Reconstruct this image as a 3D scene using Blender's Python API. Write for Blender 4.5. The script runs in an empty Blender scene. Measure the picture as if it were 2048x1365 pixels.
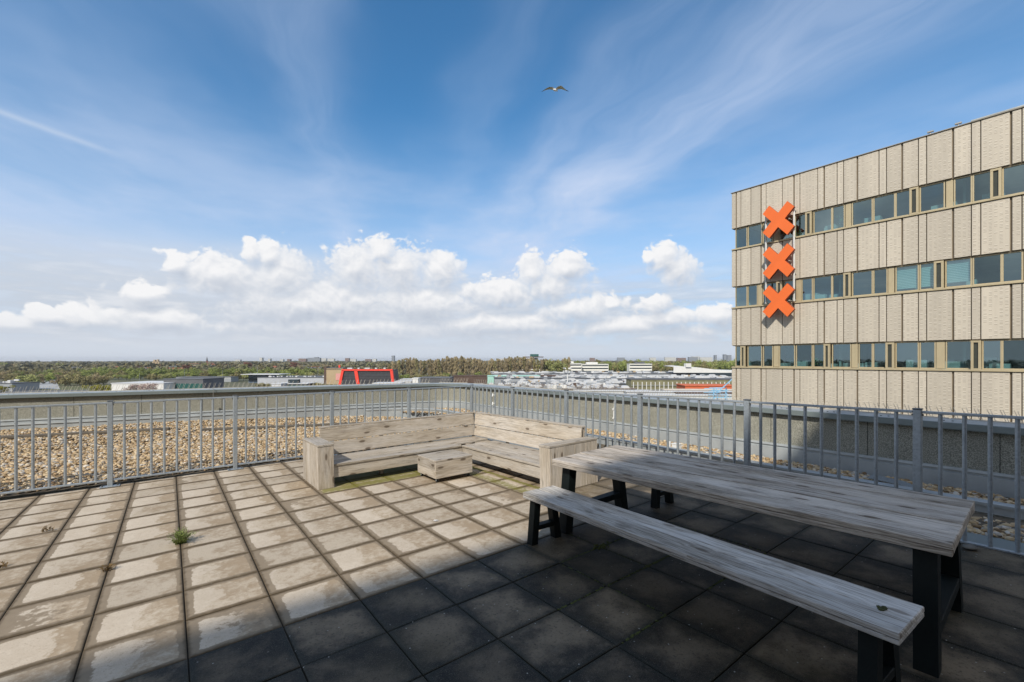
import bpy, math, random
import numpy as np
from mathutils import Vector, Matrix
random.seed(7); rng = np.random.default_rng(7)
SC = bpy.context.scene
COL = SC.collection
R = math.radians
# ------------------------------------------------------------------ camera model (world x along the far rail, y along the side rail)
F, CX, CY, H, TH = 890., 1024., 720., 1.67, .6562
SX, SY = .0115, -.0207                      # the terrace drains: gentle fall of the paving
sn, cs = math.sin(TH), math.cos(TH)
def fz(x, y): return SX*x + SY*y
def at(px, Z, z=0.):                        # picture column at depth Z -> world point
    X = (px-CX)/F*Z
    return Vector((X*cs+Z*sn, -X*sn+Z*cs, z))
def hz(py, Z): return H-(py-CY)/F*Z         # picture row at depth Z -> height
def onx(px, x0):                            # picture column on the plane x = x0 -> y
    X = (px-CX)/F; return x0*(-X*sn+cs)/(X*cs+sn)
def depth(x, y): return x*sn+y*cs
GZ = -20.3                                  # street level, the terrace is on a roof
# ------------------------------------------------------------------ mesh helpers
class MB:
    def __init__(s): s.v=[]; s.f=[]; s.uv=[]; s.c=[]; s.smooth=False
    def quad(s, pts, uv=None, c=.5):
        i=len(s.v); s.v+= [tuple(p) for p in pts]; s.f.append(tuple(range(i,i+len(pts))))
        s.uv += (uv if uv else [(0,0)]*len(pts)); s.c += [c]*len(pts)
    def box(s, c, size, ax='x', bev=0., M=None, col=None, off=None):
        """chamfered box; ax = axis the grain runs along (u of the uv map, in metres)"""
        hx,hy,hz_=[d/2 for d in size]; b=min(bev,hx*.6,hy*.6,hz_*.6)
        C=Vector(c); col=random.random() if col is None else col
        ou,ov = (random.uniform(0,40),random.uniform(0,40)) if off is None else off
        def P(x,y,z):
            p=Vector((x,y,z)); 
            if M is not None: p=M@p
            return p+C
        def uvof(x,y,z,n):
            if ax=='x': u=x; v = y if n==2 else z; 
            elif ax=='y': u=y; v = x if n==2 else z
            else: u=z; v = x if n==1 else y
            if (ax=='x' and n==0) : u,v=y*.3+z*.3,z+y
            if (ax=='y' and n==1) : u,v=x*.3+z*.3,z+x
            if (ax=='z' and n==2) : u,v=x*.3+y*.3,y+x
            return (u+ou, v+ov+n*3.1)
        def face(ps,n):
            s.quad([P(*p) for p in ps],[uvof(*p,n) for p in ps],col)
        h=(hx,hy,hz_)
        for n in range(3):
            a_,b_=(n+1)%3,(n+2)%3
            for sg in (-1,1):
                ps=[]
                for u_,v_ in ((-1,-1),(1,-1),(1,1),(-1,1)):
                    p=[0,0,0]; p[n]=sg*h[n]; p[a_]=u_*(h[a_]-b); p[b_]=v_*(h[b_]-b); ps.append(tuple(p))
                if sg<0: ps.reverse()
                face(ps,n)
        if b>0:
            for n in range(3):
                a_,b_=(n+1)%3,(n+2)%3
                for sa in (-1,1):
                    for sb in (-1,1):
                        def q(e,first):
                            p=[0,0,0]; p[n]=e*(h[n]-b)
                            if first: p[a_]=sa*h[a_]; p[b_]=sb*(h[b_]-b)
                            else: p[a_]=sa*(h[a_]-b); p[b_]=sb*h[b_]
                            return tuple(p)
                        ps=[q(-1,True),q(1,True),q(1,False),q(-1,False)]
                        if sa*sb>0: ps.reverse()
                        face(ps,a_)
            for sx_ in (-1,1):
                for sy_ in (-1,1):
                    for sz_ in (-1,1):
                        ps=[(sx_*hx,sy_*(hy-b),sz_*(hz_-b)),(sx_*(hx-b),sy_*hy,sz_*(hz_-b)),(sx_*(hx-b),sy_*(hy-b),sz_*hz_)]
                        if sx_*sy_*sz_<0: ps.reverse()
                        face(ps,2)
        return s
    def bar(s, p, q, w, d, bev=0., up=(0,0,1), col=None):     # rectangular bar from p to q; w sideways, d the other way
        p=Vector(p);q=Vector(q);z=(q-p);L=z.length;z=z.normalized();u=Vector(up)
        if abs(z.dot(u))>.98: u=Vector((0,1,0))
        x=u.cross(z).normalized(); y=z.cross(x)
        M=Matrix((x,y,z)).transposed()
        return s.box((p+q)/2,(w,d,L),'z',bev,M,col)
    def tube(s, p, q, r, n=10, r2=None, caps=True, col=None):
        p=Vector(p);q=Vector(q);r2=r if r2 is None else r2
        z=(q-p).normalized(); x=z.orthogonal().normalized(); y=z.cross(x); col=random.random() if col is None else col
        L=(q-p).length; i=len(s.v)
        for P0,rr in((p,r),(q,r2)):
            for k in range(n):
                t=2*math.pi*k/n; s.v.append(tuple(P0+x*rr*math.cos(t)+y*rr*math.sin(t))); s.c.append(col)
        # uv is per loop
        for k in range(n):
            k2=(k+1)%n; s.f.append((i+k,i+k2,i+n+k2,i+n+k)); s.uv += [(0,k*r*.6),(0,k*r*.6+.01),(L,k*r*.6+.01),(L,k*r*.6)]
        if caps:
            s.f.append(tuple(i+n-1-k for k in range(n))); s.uv += [(0,0)]*n
            s.f.append(tuple(i+n+k for k in range(n))); s.uv += [(0,0)]*n
        return s
    def build(s, name, mat, parent=None, loc=None, smooth=False, M=None):
        me=bpy.data.meshes.new(name); me.from_pydata(s.v,[],s.f)
        # the uv list was filled per face corner in face order
        if len(s.uv)==sum(len(f) for f in s.f):
            l=me.uv_layers.new(name='UVMap'); l.data.foreach_set('uv',np.array(s.uv,dtype=np.float32).ravel())
        a=me.attributes.new('rnd','FLOAT','POINT'); a.data.foreach_set('value',np.array(s.c,dtype=np.float32))
        me.materials.append(mat)
        if smooth: me.polygons.foreach_set('use_smooth',[True]*len(me.polygons))
        me.update()
        o=bpy.data.objects.new(name,me); COL.objects.link(o)
        if parent is not None: o.parent=parent
        if M is not None: o.matrix_local=M
        if loc is not None: o.location=loc
        return o
def tag(o, label=None, cat=None, group=None, kind=None):
    if label: o['label']=label
    if cat: o['category']=cat
    if group: o['group']=group
    if kind: o['kind']=kind
    return o
def thing(name, label, cat, loc=(0,0,0), rot=(0,0,0), group=None):
    o=bpy.data.objects.new(name,None); COL.objects.link(o); o.location=loc; o.rotation_euler=rot; o.empty_display_size=.2
    return tag(o,label,cat,group)
def copytree(o, parent=None):
    c=o.copy(); COL.objects.link(c); c.parent=parent
    for ch in list(o.children): copytree(ch,c)
    return c
def sweep(path, prof, closed=False, mb=None, vscale=1.):   # path of 2d points, profile of (outward, z); outward is to the left of travel
    mb=mb or MB(); n=len(path); offs=[]; L=[0]
    for i in range(n):
        p=Vector(path[i]); a=Vector(path[max(i-1,0)]); b=Vector(path[min(i+1,n-1)])
        d1=(p-a).normalized() if i>0 else (b-p).normalized(); d2=(b-p).normalized() if i<n-1 else d1
        n1=Vector((-d1.y,d1.x)); n2=Vector((-d2.y,d2.x)); m=(n1+n2).normalized(); m/=max(.4,m.dot(n1)); offs.append(m)
        if i>0: L.append(L[-1]+(p-a).length)
    T=[0]
    for j in range(1,len(prof)): T.append(T[-1]+math.dist(prof[j][:2],prof[j-1][:2]))
    dz=lambda i: (path[i][2] if len(path[i])>2 else 0)
    for i in range(n-1):
        for j in range(len(prof)-1):
            ps=[];uv=[]
            for (ii,jj) in ((i,j),(i+1,j),(i+1,j+1),(i,j+1)):
                q=Vector(path[ii][:2])+offs[ii]*prof[jj][0]; ps.append((q.x,q.y,prof[jj][1])); uv.append((L[ii],T[jj]*vscale))
            mb.quad(ps,uv,.5)
    return mb
# ------------------------------------------------------------------ node helpers
class NT:
    def __init__(s, tree): s.t=tree; s.n=tree.nodes; s.l=tree.links
    def N(s, typ, **k):
        n=s.n.new(typ)
        for a,b in k.items(): setattr(n,a,b)
        return n
    def put(s, sock, v):
        if hasattr(v,'is_linked') or isinstance(v,bpy.types.NodeSocket): s.l.new(v,sock)
        else: sock.default_value=v
    def m(s, op, a, b=None, c=None, clamp=False):
        n=s.N('ShaderNodeMath',operation=op,use_clamp=clamp); s.put(n.inputs[0],a)
        if b is not None: s.put(n.inputs[1],b)
        if c is not None: s.put(n.inputs[2],c)
        return n.outputs[0]
    def vm(s, op, a, b=None):
        n=s.N('ShaderNodeVectorMath',operation=op); s.put(n.inputs[0],a)
        if b is not None:
            if op=='SCALE': s.put(n.inputs['Scale'],b)
            else: s.put(n.inputs[1],b)
        return n.outputs['Value'] if op in('LENGTH','DOT_PRODUCT','DISTANCE') else n.outputs[0]
    def noise(s, vec, scale=1., detail=3., rough=.5, dim='3D', dist=0., w=None):
        n=s.N('ShaderNodeTexNoise',noise_dimensions=dim); 
        if vec is not None: s.put(n.inputs['Vector'],vec)
        n.inputs['Scale'].default_value=scale; n.inputs['Detail'].default_value=detail; n.inputs['Roughness'].default_value=rough; n.inputs['Distortion'].default_value=dist
        return n.outputs['Fac']
    def ramp(s, fac, stops, interp='LINEAR'):
        n=s.N('ShaderNodeValToRGB'); n.color_ramp.interpolation=interp; e=n.color_ramp.elements
        while len(e)<len(stops): e.new(.5)
        for el,(p,c) in zip(e,stops):
            el.position=p; el.color=(c,c,c,1) if isinstance(c,(int,float)) else (*c,1)
        s.put(n.inputs[0],fac); return n.outputs[0]
    def mix(s, fac, a, b, mode='MIX'):
        n=s.N('ShaderNodeMix',data_type='RGBA',blend_type=mode); n.clamp_factor=True
        s.put(n.inputs['Factor'],fac)
        for i,v in ((6,a),(7,b)):
            if isinstance(v,(tuple,list)): v=(*v[:3],1)
            if isinstance(v,(int,float)): v=(v,v,v,1)
            s.put(n.inputs[i],v)
        return n.outputs[2]
    def sstep(s, v, a, b):
        n=s.N('ShaderNodeMapRange',interpolation_type='SMOOTHSTEP'); s.put(n.inputs['Value'],v)
        n.inputs['From Min'].default_value=a; n.inputs['From Max'].default_value=b; return n.outputs[0]
    def attr(s, name): return s.N('ShaderNodeAttribute',attribute_name=name).outputs['Fac']
    def uv(s): return s.N('ShaderNodeUVMap').outputs[0]
    def obj(s): return s.N('ShaderNodeTexCoord').outputs['Object']
    def mapping(s, v, sc=(1,1,1), loc=(0,0,0)):
        n=s.N('ShaderNodeMapping'); s.put(n.inputs[0],v); n.inputs['Scale'].default_value=sc; n.inputs['Location'].default_value=loc; return n.outputs[0]
    def bump(s, h, strength=.3, dist=.01, normal=None):
        n=s.N('ShaderNodeBump'); n.inputs['Strength'].default_value=strength; n.inputs['Distance'].default_value=dist; s.put(n.inputs['Height'],h)
        if normal is not None: s.put(n.inputs['Normal'],normal)
        return n.outputs[0]
    def sep(s, v):
        n=s.N('ShaderNodeSeparateXYZ'); s.put(n.inputs[0],v); return n.outputs
    def comb(s,x,y,z=0.):
        n=s.N('ShaderNodeCombineXYZ'); s.put(n.inputs[0],x); s.put(n.inputs[1],y); s.put(n.inputs[2],z); return n.outputs[0]
def material(name):
    m=bpy.data.materials.new(name); m.use_nodes=True; t=NT(m.node_tree); p=t.n['Principled BSDF']
    return m,t,p
def plain(name, col, rough=.6, metal=0., var=.12, scale=3., bump=0., spec=.5, bscale=60., rnd=0.):
    m,t,p=material(name)
    o=t.obj(); n=t.noise(o,scale,5,.6); f=t.N('ShaderNodeMapRange'); t.put(f.inputs[0],n); f.inputs[1].default_value=.3; f.inputs[2].default_value=.7
    f.inputs[3].default_value=1-var; f.inputs[4].default_value=1+var; v=f.outputs[0]
    if rnd: v=t.m('MULTIPLY',v,t.m('MULTIPLY_ADD',t.attr('rnd'),2*rnd,1-rnd))
    c=t.vm('SCALE',tuple(col),v); t.put(p.inputs['Base Color'],c)
    p.inputs['Roughness'].default_value=rough; p.inputs['Metallic'].default_value=metal; p.inputs['Specular IOR Level'].default_value=spec
    if bump: t.put(p.inputs['Normal'],t.bump(t.noise(o,bscale,3,.6),bump,.005))
    return m
# ---- weathered scaffold timber
def wood(name, c1=(.43,.38,.32), c2=(.24,.20,.16), grey=(.40,.385,.375), greyf=.5, knots=1., stain=.35):
    m,t,p=material(name); uv=t.uv(); rnd=t.attr('rnd')
    w=t.noise(t.mapping(uv,(1.1,3.,1)),1.,3,.5)                       # slow wander of the grain
    u=t.sep(uv); vv=t.m('MULTIPLY_ADD',t.m('SUBTRACT',w,.5),.10,u[1]); g=t.comb(u[0],vv)
    # knots: voronoi cells, sparse
    kv=t.N('ShaderNodeTexVoronoi',feature='F1',voronoi_dimensions='2D'); t.put(kv.inputs['Vector'],t.mapping(g,(2.1,6.,1))); kv.inputs['Scale'].default_value=1.
    kd=kv.outputs['Distance']; kc=t.sep(kv.outputs['Color'])[0]
    has=t.m('GREATER_THAN',kc,.50)
    knot=t.m('MULTIPLY',t.m('SUBTRACT',1.,t.sstep(kd,.07,.13)),has); halo=t.m('MULTIPLY',t.m('SUBTRACT',1.,t.sstep(kd,.1,.5)),has)
    g2=t.comb(u[0],t.m('MULTIPLY_ADD',halo,.02,vv))
    fine=t.noise(t.mapping(g2,(3.5,120.,1)),1.,4,.7); mid=t.noise(t.mapping(g2,(1.3,38.,1)),1.,4,.6); big=t.noise(t.mapping(g2,(.8,4.,1)),1.,4,.6)
    strk=t.m('MULTIPLY',t.sstep(t.noise(t.mapping(g2,(1.0,30.,1),(4,1,0)),1.,3,.55),.53,.60),t.sstep(t.noise(t.mapping(uv,(1.2,3.5,1),(2,5,0)),1.,3,.5),.42,.58))
    ring=t.m('ABSOLUTE',t.m('SINE',t.m('MULTIPLY',mid,22.)))
    f=t.m('ADD',t.m('MULTIPLY',fine,.75),t.m('MULTIPLY',ring,.20)); f=t.m('ADD',f,t.m('MULTIPLY',big,.38))
    col=t.mix(t.sstep(f,.44,.86),c2,c1)
    col=t.mix(t.m('MULTIPLY',t.m('MULTIPLY',t.sstep(big,.38,.64),t.sstep(fine,.36,.56)),greyf),col,grey)
    sn_=t.m('ADD',t.m('MULTIPLY',t.noise(t.mapping(uv,(1.6,11.,1)),1.,5,.65),.6),t.m('MULTIPLY',t.noise(uv,4.,5,.7),.4)); col=t.mix(t.m('MULTIPLY',t.sstep(sn_,.50,.64),stain),col,(.12,.105,.085))       # weather stains
    col=t.mix(t.m('MULTIPLY',strk,stain*.72),col,(.13,.105,.08))
    crk=t.noise(t.mapping(g2,(2.2,90.,1),(7,3,0)),1.,2,.5); crk=t.m('MULTIPLY',t.sstep(crk,.66,.72),t.sstep(t.noise(t.mapping(uv,(1.5,2.5,1),(3,9,0)),1.,2,.5),.45,.6))
    col=t.mix(t.m('MULTIPLY',crk,.75),col,(.05,.045,.04))
    col=t.mix(t.m('MULTIPLY',knot,.85*knots),col,(.07,.05,.035))
    col=t.mix(t.m('MULTIPLY',halo,.2*knots),col,(.2,.15,.1))
    col=t.vm('SCALE',col,t.m('MULTIPLY_ADD',rnd,.34,.83))
    t.put(p.inputs['Base Color'],col); p.inputs['Roughness'].default_value=.78; p.inputs['Specular IOR Level'].default_value=.25
    hgt=t.m('SUBTRACT',t.m('MULTIPLY',fine,.5),t.m('MULTIPLY',crk,1.5)); t.put(p.inputs['Normal'],t.bump(hgt,.8,.003))
    return m
W_LOUNGE=wood('lounge_timber',(.50,.44,.36),(.27,.225,.17),(.50,.475,.445),.6,1.,.33)
W_TABLE=wood('table_timber',(.58,.51,.425),(.15,.12,.09),(.56,.52,.48),.6,1.,.66)
W_BENCH=wood('bench_timber',(.58,.545,.49),(.19,.165,.135),(.60,.60,.60),.7,.7,.6)
# ---- galvanised steel
def galv(name,c=(.36,.40,.43),metal=.55,rough=.5):
    m,t,p=material(name); o=t.obj()
    v=t.N('ShaderNodeTexVoronoi'); t.put(v.inputs['Vector'],o); v.inputs['Scale'].default_value=55.
    k=t.m('ADD',t.m('MULTIPLY',t.sep(v.outputs['Color'])[0],.22),t.m('MULTIPLY',t.noise(o,3.,4,.6),.5))
    col=t.vm('SCALE',c,t.m('ADD',k,.65))
    col=t.mix(t.m('MULTIPLY',t.sstep(t.noise(t.mapping(o,(9,9,2.)),2.,3,.6),.60,.75),.45),col,(.55,.58,.60))
    t.put(p.inputs['Base Color'],col); p.inputs['Metallic'].default_value=metal; p.inputs['Roughness'].default_value=rough
    return m
GALV=galv('galvanised_steel'); GALV_D=galv('galvanised_cap',(.12,.13,.14),.4,.6)
BLACK=plain('black_powder_coat',(.004,.0075,.0075),.6,0,.25,6.,.15,.22,160.)
RUBBER=plain('black_rubber',(.012,.012,.012),.8)
# ---- parapet panel with fine grit
def grit():
    m,t,p=material('grit_panel'); o=t.obj(); uv=t.uv()
    n1=t.noise(o,95.,2,.7); n2=t.noise(o,1.1,5,.6); n3=t.noise(t.mapping(uv,(2.2,.35,1)),3.,4,.6)
    c=t.mix(t.sstep(n1,.36,.66),(.15,.15,.125),(.40,.395,.335)); c=t.vm('SCALE',c,t.m('MULTIPLY_ADD',n2,.5,.78))
    c=t.mix(t.m('MULTIPLY',t.sstep(n3,.55,.8),.35),c,(.12,.13,.08))
    t.put(p.inputs['Base Color'],c); p.inputs['Roughness'].default_value=.9; t.put(p.inputs['Normal'],t.bump(n1,.6,.006)); return m
GRIT=grit()
CAPM=plain('grey_coated_metal',(.20,.235,.235),.45,.25,.12,2.)
CAPTOP=plain('weathered_cap_top',(.36,.39,.40),.5,.3,.2,5.)
FLASH=plain('zinc_flashing',(.40,.43,.44),.5,.25,.16,2.5)
JOINT=plain('dark_joint',(.03,.03,.028),.9)
TIMBER_D=plain('dark_batten',(.13,.11,.085),.85,0,.35,4.,.3)
WHITE=plain('white_plastic',(.72,.73,.72),.5,0,.06)
STEEL=plain('steel_rod',(.45,.45,.43),.4,.7,.15,8.)
# ---- paving
def slabmat():
    m,t,p=material('concrete_slab'); uv=t.uv(); rnd=t.attr('rnd'); damp=t.attr('damp'); pos=t.obj()
    s=t.sep(uv); u=t.m('FRACT',s[0]); v=t.m('FRACT',s[1])
    eu=t.m('MINIMUM',u,t.m('SUBTRACT',1.,u)); ev=t.m('MINIMUM',v,t.m('SUBTRACT',1.,v))
    e=t.m('MINIMUM',eu,ev)
    off=t.vm('ADD',pos,t.vm('SCALE',(13.,7.,3.),rnd))
    nb=t.noise(off,2.6,6,.62); nf=t.noise(off,17.,5,.7); sp=t.noise(pos,210.,2,.7); nm=t.noise(pos,.42,3,.5)
    # dry concrete: pale to the left, brown dirt towards the right and back, grit in the surface
    dirt=t.m('ADD',nf,t.m('MULTIPLY',t.m('SUBTRACT',nb,.5),1.1)); dirt=t.m('ADD',dirt,t.m('MULTIPLY',t.m('SUBTRACT',u,.45),.20)); dirt=t.m('ADD',dirt,t.m('MULTIPLY',t.m('SUBTRACT',rnd,.5),.22))
    dry=t.mix(t.sstep(dirt,.30,.72),(.495,.42,.325),(.325,.25,.168))
    plv=t.m('ADD',t.m('SUBTRACT',.36,u),t.m('ADD',t.m('MULTIPLY',t.m('SUBTRACT',nb,.5),1.5),t.m('MULTIPLY',t.m('SUBTRACT',rnd,.55),.8))); plv=t.m('ADD',plv,t.m('MULTIPLY',t.m('SUBTRACT',nf,.5),.5))
    dry=t.mix(t.m('MULTIPLY',t.m('MULTIPLY',t.sstep(plv,.0,.07),t.sstep(e,.05,.10)),.62),dry,(.575,.50,.405))
    dry=t.mix(t.m('MULTIPLY',t.sstep(sp,.5,.68),.32),dry,(.20,.16,.12)); dry=t.mix(t.m('MULTIPLY',t.sstep(t.noise(pos,60.,4,.75),.55,.68),.5),dry,(.22,.165,.11))
    dry=t.vm('SCALE',dry,t.m('MULTIPLY_ADD',rnd,.2,.90))
    # damp rims and blotches with a crisp tide line
    lv=t.m('ADD',t.m('MULTIPLY',nb,.55),t.m('MULTIPLY',nf,.34))
    rim=t.m('MULTIPLY',t.m('SUBTRACT',1.,t.sstep(e,.0,.13)),.40); leftedge=t.m('MULTIPLY',t.m('SUBTRACT',1.,t.sstep(u,.02,.22)),.20); backedge=t.m('MULTIPLY',t.m('SUBTRACT',1.,t.sstep(t.m('SUBTRACT',1.,v),.0,.26)),.12)
    lv=t.m('ADD',t.m('ADD',lv,rim),t.m('ADD',leftedge,backedge))
    lv=t.m('ADD',lv,t.m('MULTIPLY',t.m('SUBTRACT',nm,.5),.40)); lv=t.m('ADD',lv,t.m('MULTIPLY',t.attr('moist'),.15))
    wet=t.sstep(lv,.615,.665)
    col=t.mix(t.m('MULTIPLY',wet,.93),dry,t.mix(nf,(.185,.14,.09),(.30,.24,.17)))
    jn=t.m('MULTIPLY_ADD',t.m('SUBTRACT',nf,.5),.07,t.m('MINIMUM',eu,t.m('MULTIPLY',ev,.62))); col=t.mix(t.m('MULTIPLY',t.m('SUBTRACT',1.,t.sstep(jn,.0,.055)),.85),col,(.080,.058,.034))  # dark joint bands: damp margin and joint shadow both put into the colour
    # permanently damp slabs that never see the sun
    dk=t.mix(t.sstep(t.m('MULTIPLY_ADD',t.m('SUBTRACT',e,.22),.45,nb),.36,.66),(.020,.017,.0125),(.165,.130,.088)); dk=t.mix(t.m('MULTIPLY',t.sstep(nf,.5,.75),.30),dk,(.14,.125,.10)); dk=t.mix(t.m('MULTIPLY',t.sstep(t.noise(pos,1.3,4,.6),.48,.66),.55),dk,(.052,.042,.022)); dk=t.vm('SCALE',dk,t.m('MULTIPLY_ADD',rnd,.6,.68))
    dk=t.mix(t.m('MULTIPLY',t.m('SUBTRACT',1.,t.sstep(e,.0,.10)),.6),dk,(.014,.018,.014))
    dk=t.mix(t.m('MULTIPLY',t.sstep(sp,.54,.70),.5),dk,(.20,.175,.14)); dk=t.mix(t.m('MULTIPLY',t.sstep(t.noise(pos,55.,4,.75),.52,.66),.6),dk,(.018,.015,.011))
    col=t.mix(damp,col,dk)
    # green algae
    alg=t.sstep(t.m('ADD',t.attr('algae'),t.m('MULTIPLY',t.m('SUBTRACT',nf,.5),1.1)),.25,.75); alg=t.m('MULTIPLY',alg,t.sstep(t.attr('algae'),.02,.2)); col=t.mix(t.m('MULTIPLY',alg,.8),col,(.175,.165,.028))
    # droppings and lichen dots
    vo=t.N('ShaderNodeTexVoronoi',voronoi_dimensions='2D'); t.put(vo.inputs['Vector'],pos); vo.inputs['Scale'].default_value=15.
    dot=t.m('MULTIPLY',t.m('LESS_THAN',vo.outputs['Distance'],.06),t.m('GREATER_THAN',t.sep(vo.outputs['Color'])[0],.90)); dot=t.m('MULTIPLY',dot,t.sstep(nf,.42,.5))
    col=t.mix(t.m('MULTIPLY',dot,t.m('MULTIPLY_ADD',damp,.6,.2)),col,(.42,.42,.40))
    t.put(p.inputs['Base Color'],col)
    t.put(p.inputs['Roughness'],t.m('SUBTRACT',.88,t.m('MULTIPLY',t.m('MAXIMUM',t.m('MULTIPLY',wet,.3),damp),.25))); p.inputs['Specular IOR Level'].default_value=.22
    t.put(p.inputs['Normal'],t.bump(t.m('ADD',t.m('MULTIPLY',nf,.8),t.m('MULTIPLY',sp,.35)),.45,.004)); return m
SLAB=slabmat()
def pebblemat():
    m,t,p=material('river_pebbles'); r=t.attr('rnd'); o=t.obj()
    c=t.ramp(r,[(0,(.16,.10,.05)),(.16,(.34,.235,.12)),(.38,(.52,.385,.22)),(.6,(.60,.485,.32)),(.74,(.40,.26,.13)),(.86,(.36,.335,.30)),(.94,(.70,.64,.55)),(1,(.22,.20,.17))])
    c=t.vm('SCALE',c,t.m('MULTIPLY_ADD',t.noise(o,30.,3,.6),.7,.62)); t.put(p.inputs['Base Color'],c); p.inputs['Roughness'].default_value=.75; return m
PEB=pebblemat()
BED=plain('gravel_bed',(.10,.08,.055),.95,0,.4,9.)
MOSS=plain('moss',(.055,.065,.014),.95,0,.4,30.)
DIRT=plain('joint_dirt',(.035,.028,.018),.95,0,.4,20.)

# ================================================================== TERRACE FLOOR
T=.5; X0,Y0=1.0862,3.1977
moisty={}
def build_floor():
    v=[];f=[];uv=[];rn=[];da=[];mo=[];al=[]
    gap=.0035
    ncell=6
    for i in range(-17,9):
        for j in range(-12,12):
            x0,x1=X0+i*T,X0+(i+1)*T; y0,y1=Y0+j*T,Y0+(j+1)*T
            if j==11: y1=8.87
            rd=random.random(); tx=random.uniform(-.003,.003); ty=random.uniform(-.003,.003); dz=random.uniform(-.0015,.0015)
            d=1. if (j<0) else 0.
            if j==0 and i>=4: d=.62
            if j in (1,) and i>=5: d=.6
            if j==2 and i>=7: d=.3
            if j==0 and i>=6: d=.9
            m_=random.random()**2
            if (i,j) in ((-4,2),(-1,4)): m_=1.1
            base=len(v); bw=.006
            us=[0,bw/T]+[k/ncell for k in range(1,ncell)]+[1-bw/T,1]; n=len(us)
            for b in range(n):
                for a in range(n):
                    x=x0+gap+us[a]*(x1-x0-2*gap); y=y0+gap+us[b]*(y1-y0-2*gap)
                    z=fz(x,y)+dz+tx*(us[a]-.5)*1.+ty*(us[b]-.5)
                    if a in(0,n-1) or b in(0,n-1): z-=.0035
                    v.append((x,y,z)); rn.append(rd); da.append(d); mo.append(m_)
                    # algae: strips in front of the lounge seats
                    g=0.
                    if 1.66<x<3.75 and y<6.48: g=max(g,1.15-abs(y-6.34)/.17)
                    if 1.86<x<3.75 and y>=6.48 and y<7.3: g=.9
                    if 3.0<x<4.0 and 4.4<y<6.5: g=max(g,.8*(1-abs(x-3.70)/.16)) if x<3.86 else .9
                    if 3.9<x<4.8 and 3.9<y<4.2: g=max(g,.25)
                    if d>.4 and x>2.: g=max(g,.10+.12*math.sin(x*2.1)*math.sin(y*1.7))
                    al.append(max(0.,min(1.,g)))
            for b in range(n-1):
                for a in range(n-1):
                    q=(base+b*n+a,base+b*n+a+1,base+(b+1)*n+a+1,base+(b+1)*n+a); f.append(q)
                    for (aa,bb) in((a,b),(a+1,b),(a+1,b+1),(a,b+1)): uv.append((i+.0005+us[aa]*.999,j+.0005+us[bb]*.999))
            # sides
            per=[base+a for a in range(n)]+[base+b*n+n-1 for b in range(1,n)]+[base+(n-1)*n+a for a in range(n-2,-1,-1)]+[base+b*n for b in range(n-2,0,-1)]
            lo=len(v)
            for q in per:
                x,y,z=v[q]; v.append((x,y,z-.045)); rn.append(rd); da.append(1.); mo.append(m_); al.append(0.)
            for k in range(len(per)):
                k2=(k+1)%len(per); f.append((per[k],lo+k,lo+k2,per[k2])); uv += [(i+.01,j+.01)]*4
    me=bpy.data.meshes.new('terrace_floor'); me.from_pydata(v,[],f)
    l=me.uv_layers.new(name='UVMap'); l.data.foreach_set('uv',np.array(uv,dtype=np.float32).ravel())
    for nm,arr in(('rnd',rn),('damp',da),('moist',mo),('algae',al)):
        a=me.attributes.new(nm,'FLOAT','POINT'); a.data.foreach_set('value',np.array(arr,dtype=np.float32))
    me.materials.append(SLAB); o=bpy.data.objects.new('terrace_floor',me); COL.objects.link(o)
    return tag(o,kind='structure')
build_floor()
# bed under the joints
mb=MB(); ps=[(-8,-3),(5.62,-3),(5.62,8.9),(-8,8.9)]; mb.quad([(x,y,fz(x,y)-.014) for x,y in ps]); tag(mb.build('terrace_bed',DIRT),kind='structure')

# ================================================================== ROOF, PARAPET, GRAVEL
def arc(pts, c, r, a0, a1, n):
    for k in range(n+1):
        t=R(a0+(a1-a0)*k/n); pts.append((c[0]+r*math.cos(t), c[1]+r*math.sin(t)))
# inner front edge of the parapet cap, walked from the right-near end round the corner to the far left (outside is on the right hand, so outward is negative left)
PAR=[(7.72,-8.),(7.62,0.),(7.56,3.),(7.46,6.),(7.38,9.),(7.30,11.4)]
arc(PAR,(6.35,11.95),.97,-6,72,9); PAR+=[(6.0,13.02),(4.3,13.36),(2.9,13.56),(.6,13.88),(-1.3,14.2),(-3.,14.55),(-8.,15.5),(-14.,16.6)]
PAR=[tuple(p) for p in PAR]
def rs(path, step):                                           # resample evenly
    out=[path[0]]; carry=0
    for a,b in zip(path[:-1],path[1:]):
        L=math.dist(a,b); n=max(1,int(L/step))
        for k in range(1,n+1): out.append((a[0]+(b[0]-a[0])*k/n, a[1]+(b[1]-a[1])*k/n))
    return out
parapet=thing('parapet_wall','low roof parapet clad in gritty grey panels under a dark metal cap','wall')
sweep(PAR,[(-.09,-.35),(-.09,.815)]).build('wall_panel',GRIT,parapet)
sweep(PAR,[(-.09,.812),(-.012,.812),(-.012,.822),(0,.822),(0,.893),(-.006,.90)]).build('cap_fascia',CAPM,parapet)
sweep(PAR,[(-.0065,.9),(-.27,.915),(-.53,.90),(-.54,.80),(-.50,.78),(-.50,-20.2)]).build('cap',CAPTOP,parapet)
sweep(PAR,[(-.09,.345),(-.055,.345),(-.05,.315),(-.07,.312),(-.07,.285),(-.045,.28),(-.04,-.3)]).build('flashing',FLASH,parapet)
mb=MB()
for k,p in enumerate(rs(PAR,.95)):                             # cap joints and panel seams
    pass
def along(path,s):
    acc=0
    for a,b in zip(path[:-1],path[1:]):
        L=math.dist(a,b)
        if acc+L>=s:
            t=(s-acc)/L; d=Vector((b[0]-a[0],b[1]-a[1])).normalized(); return Vector((a[0]+(b[0]-a[0])*t,a[1]+(b[1]-a[1])*t)),d
        acc+=L
    return Vector(b),d
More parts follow.
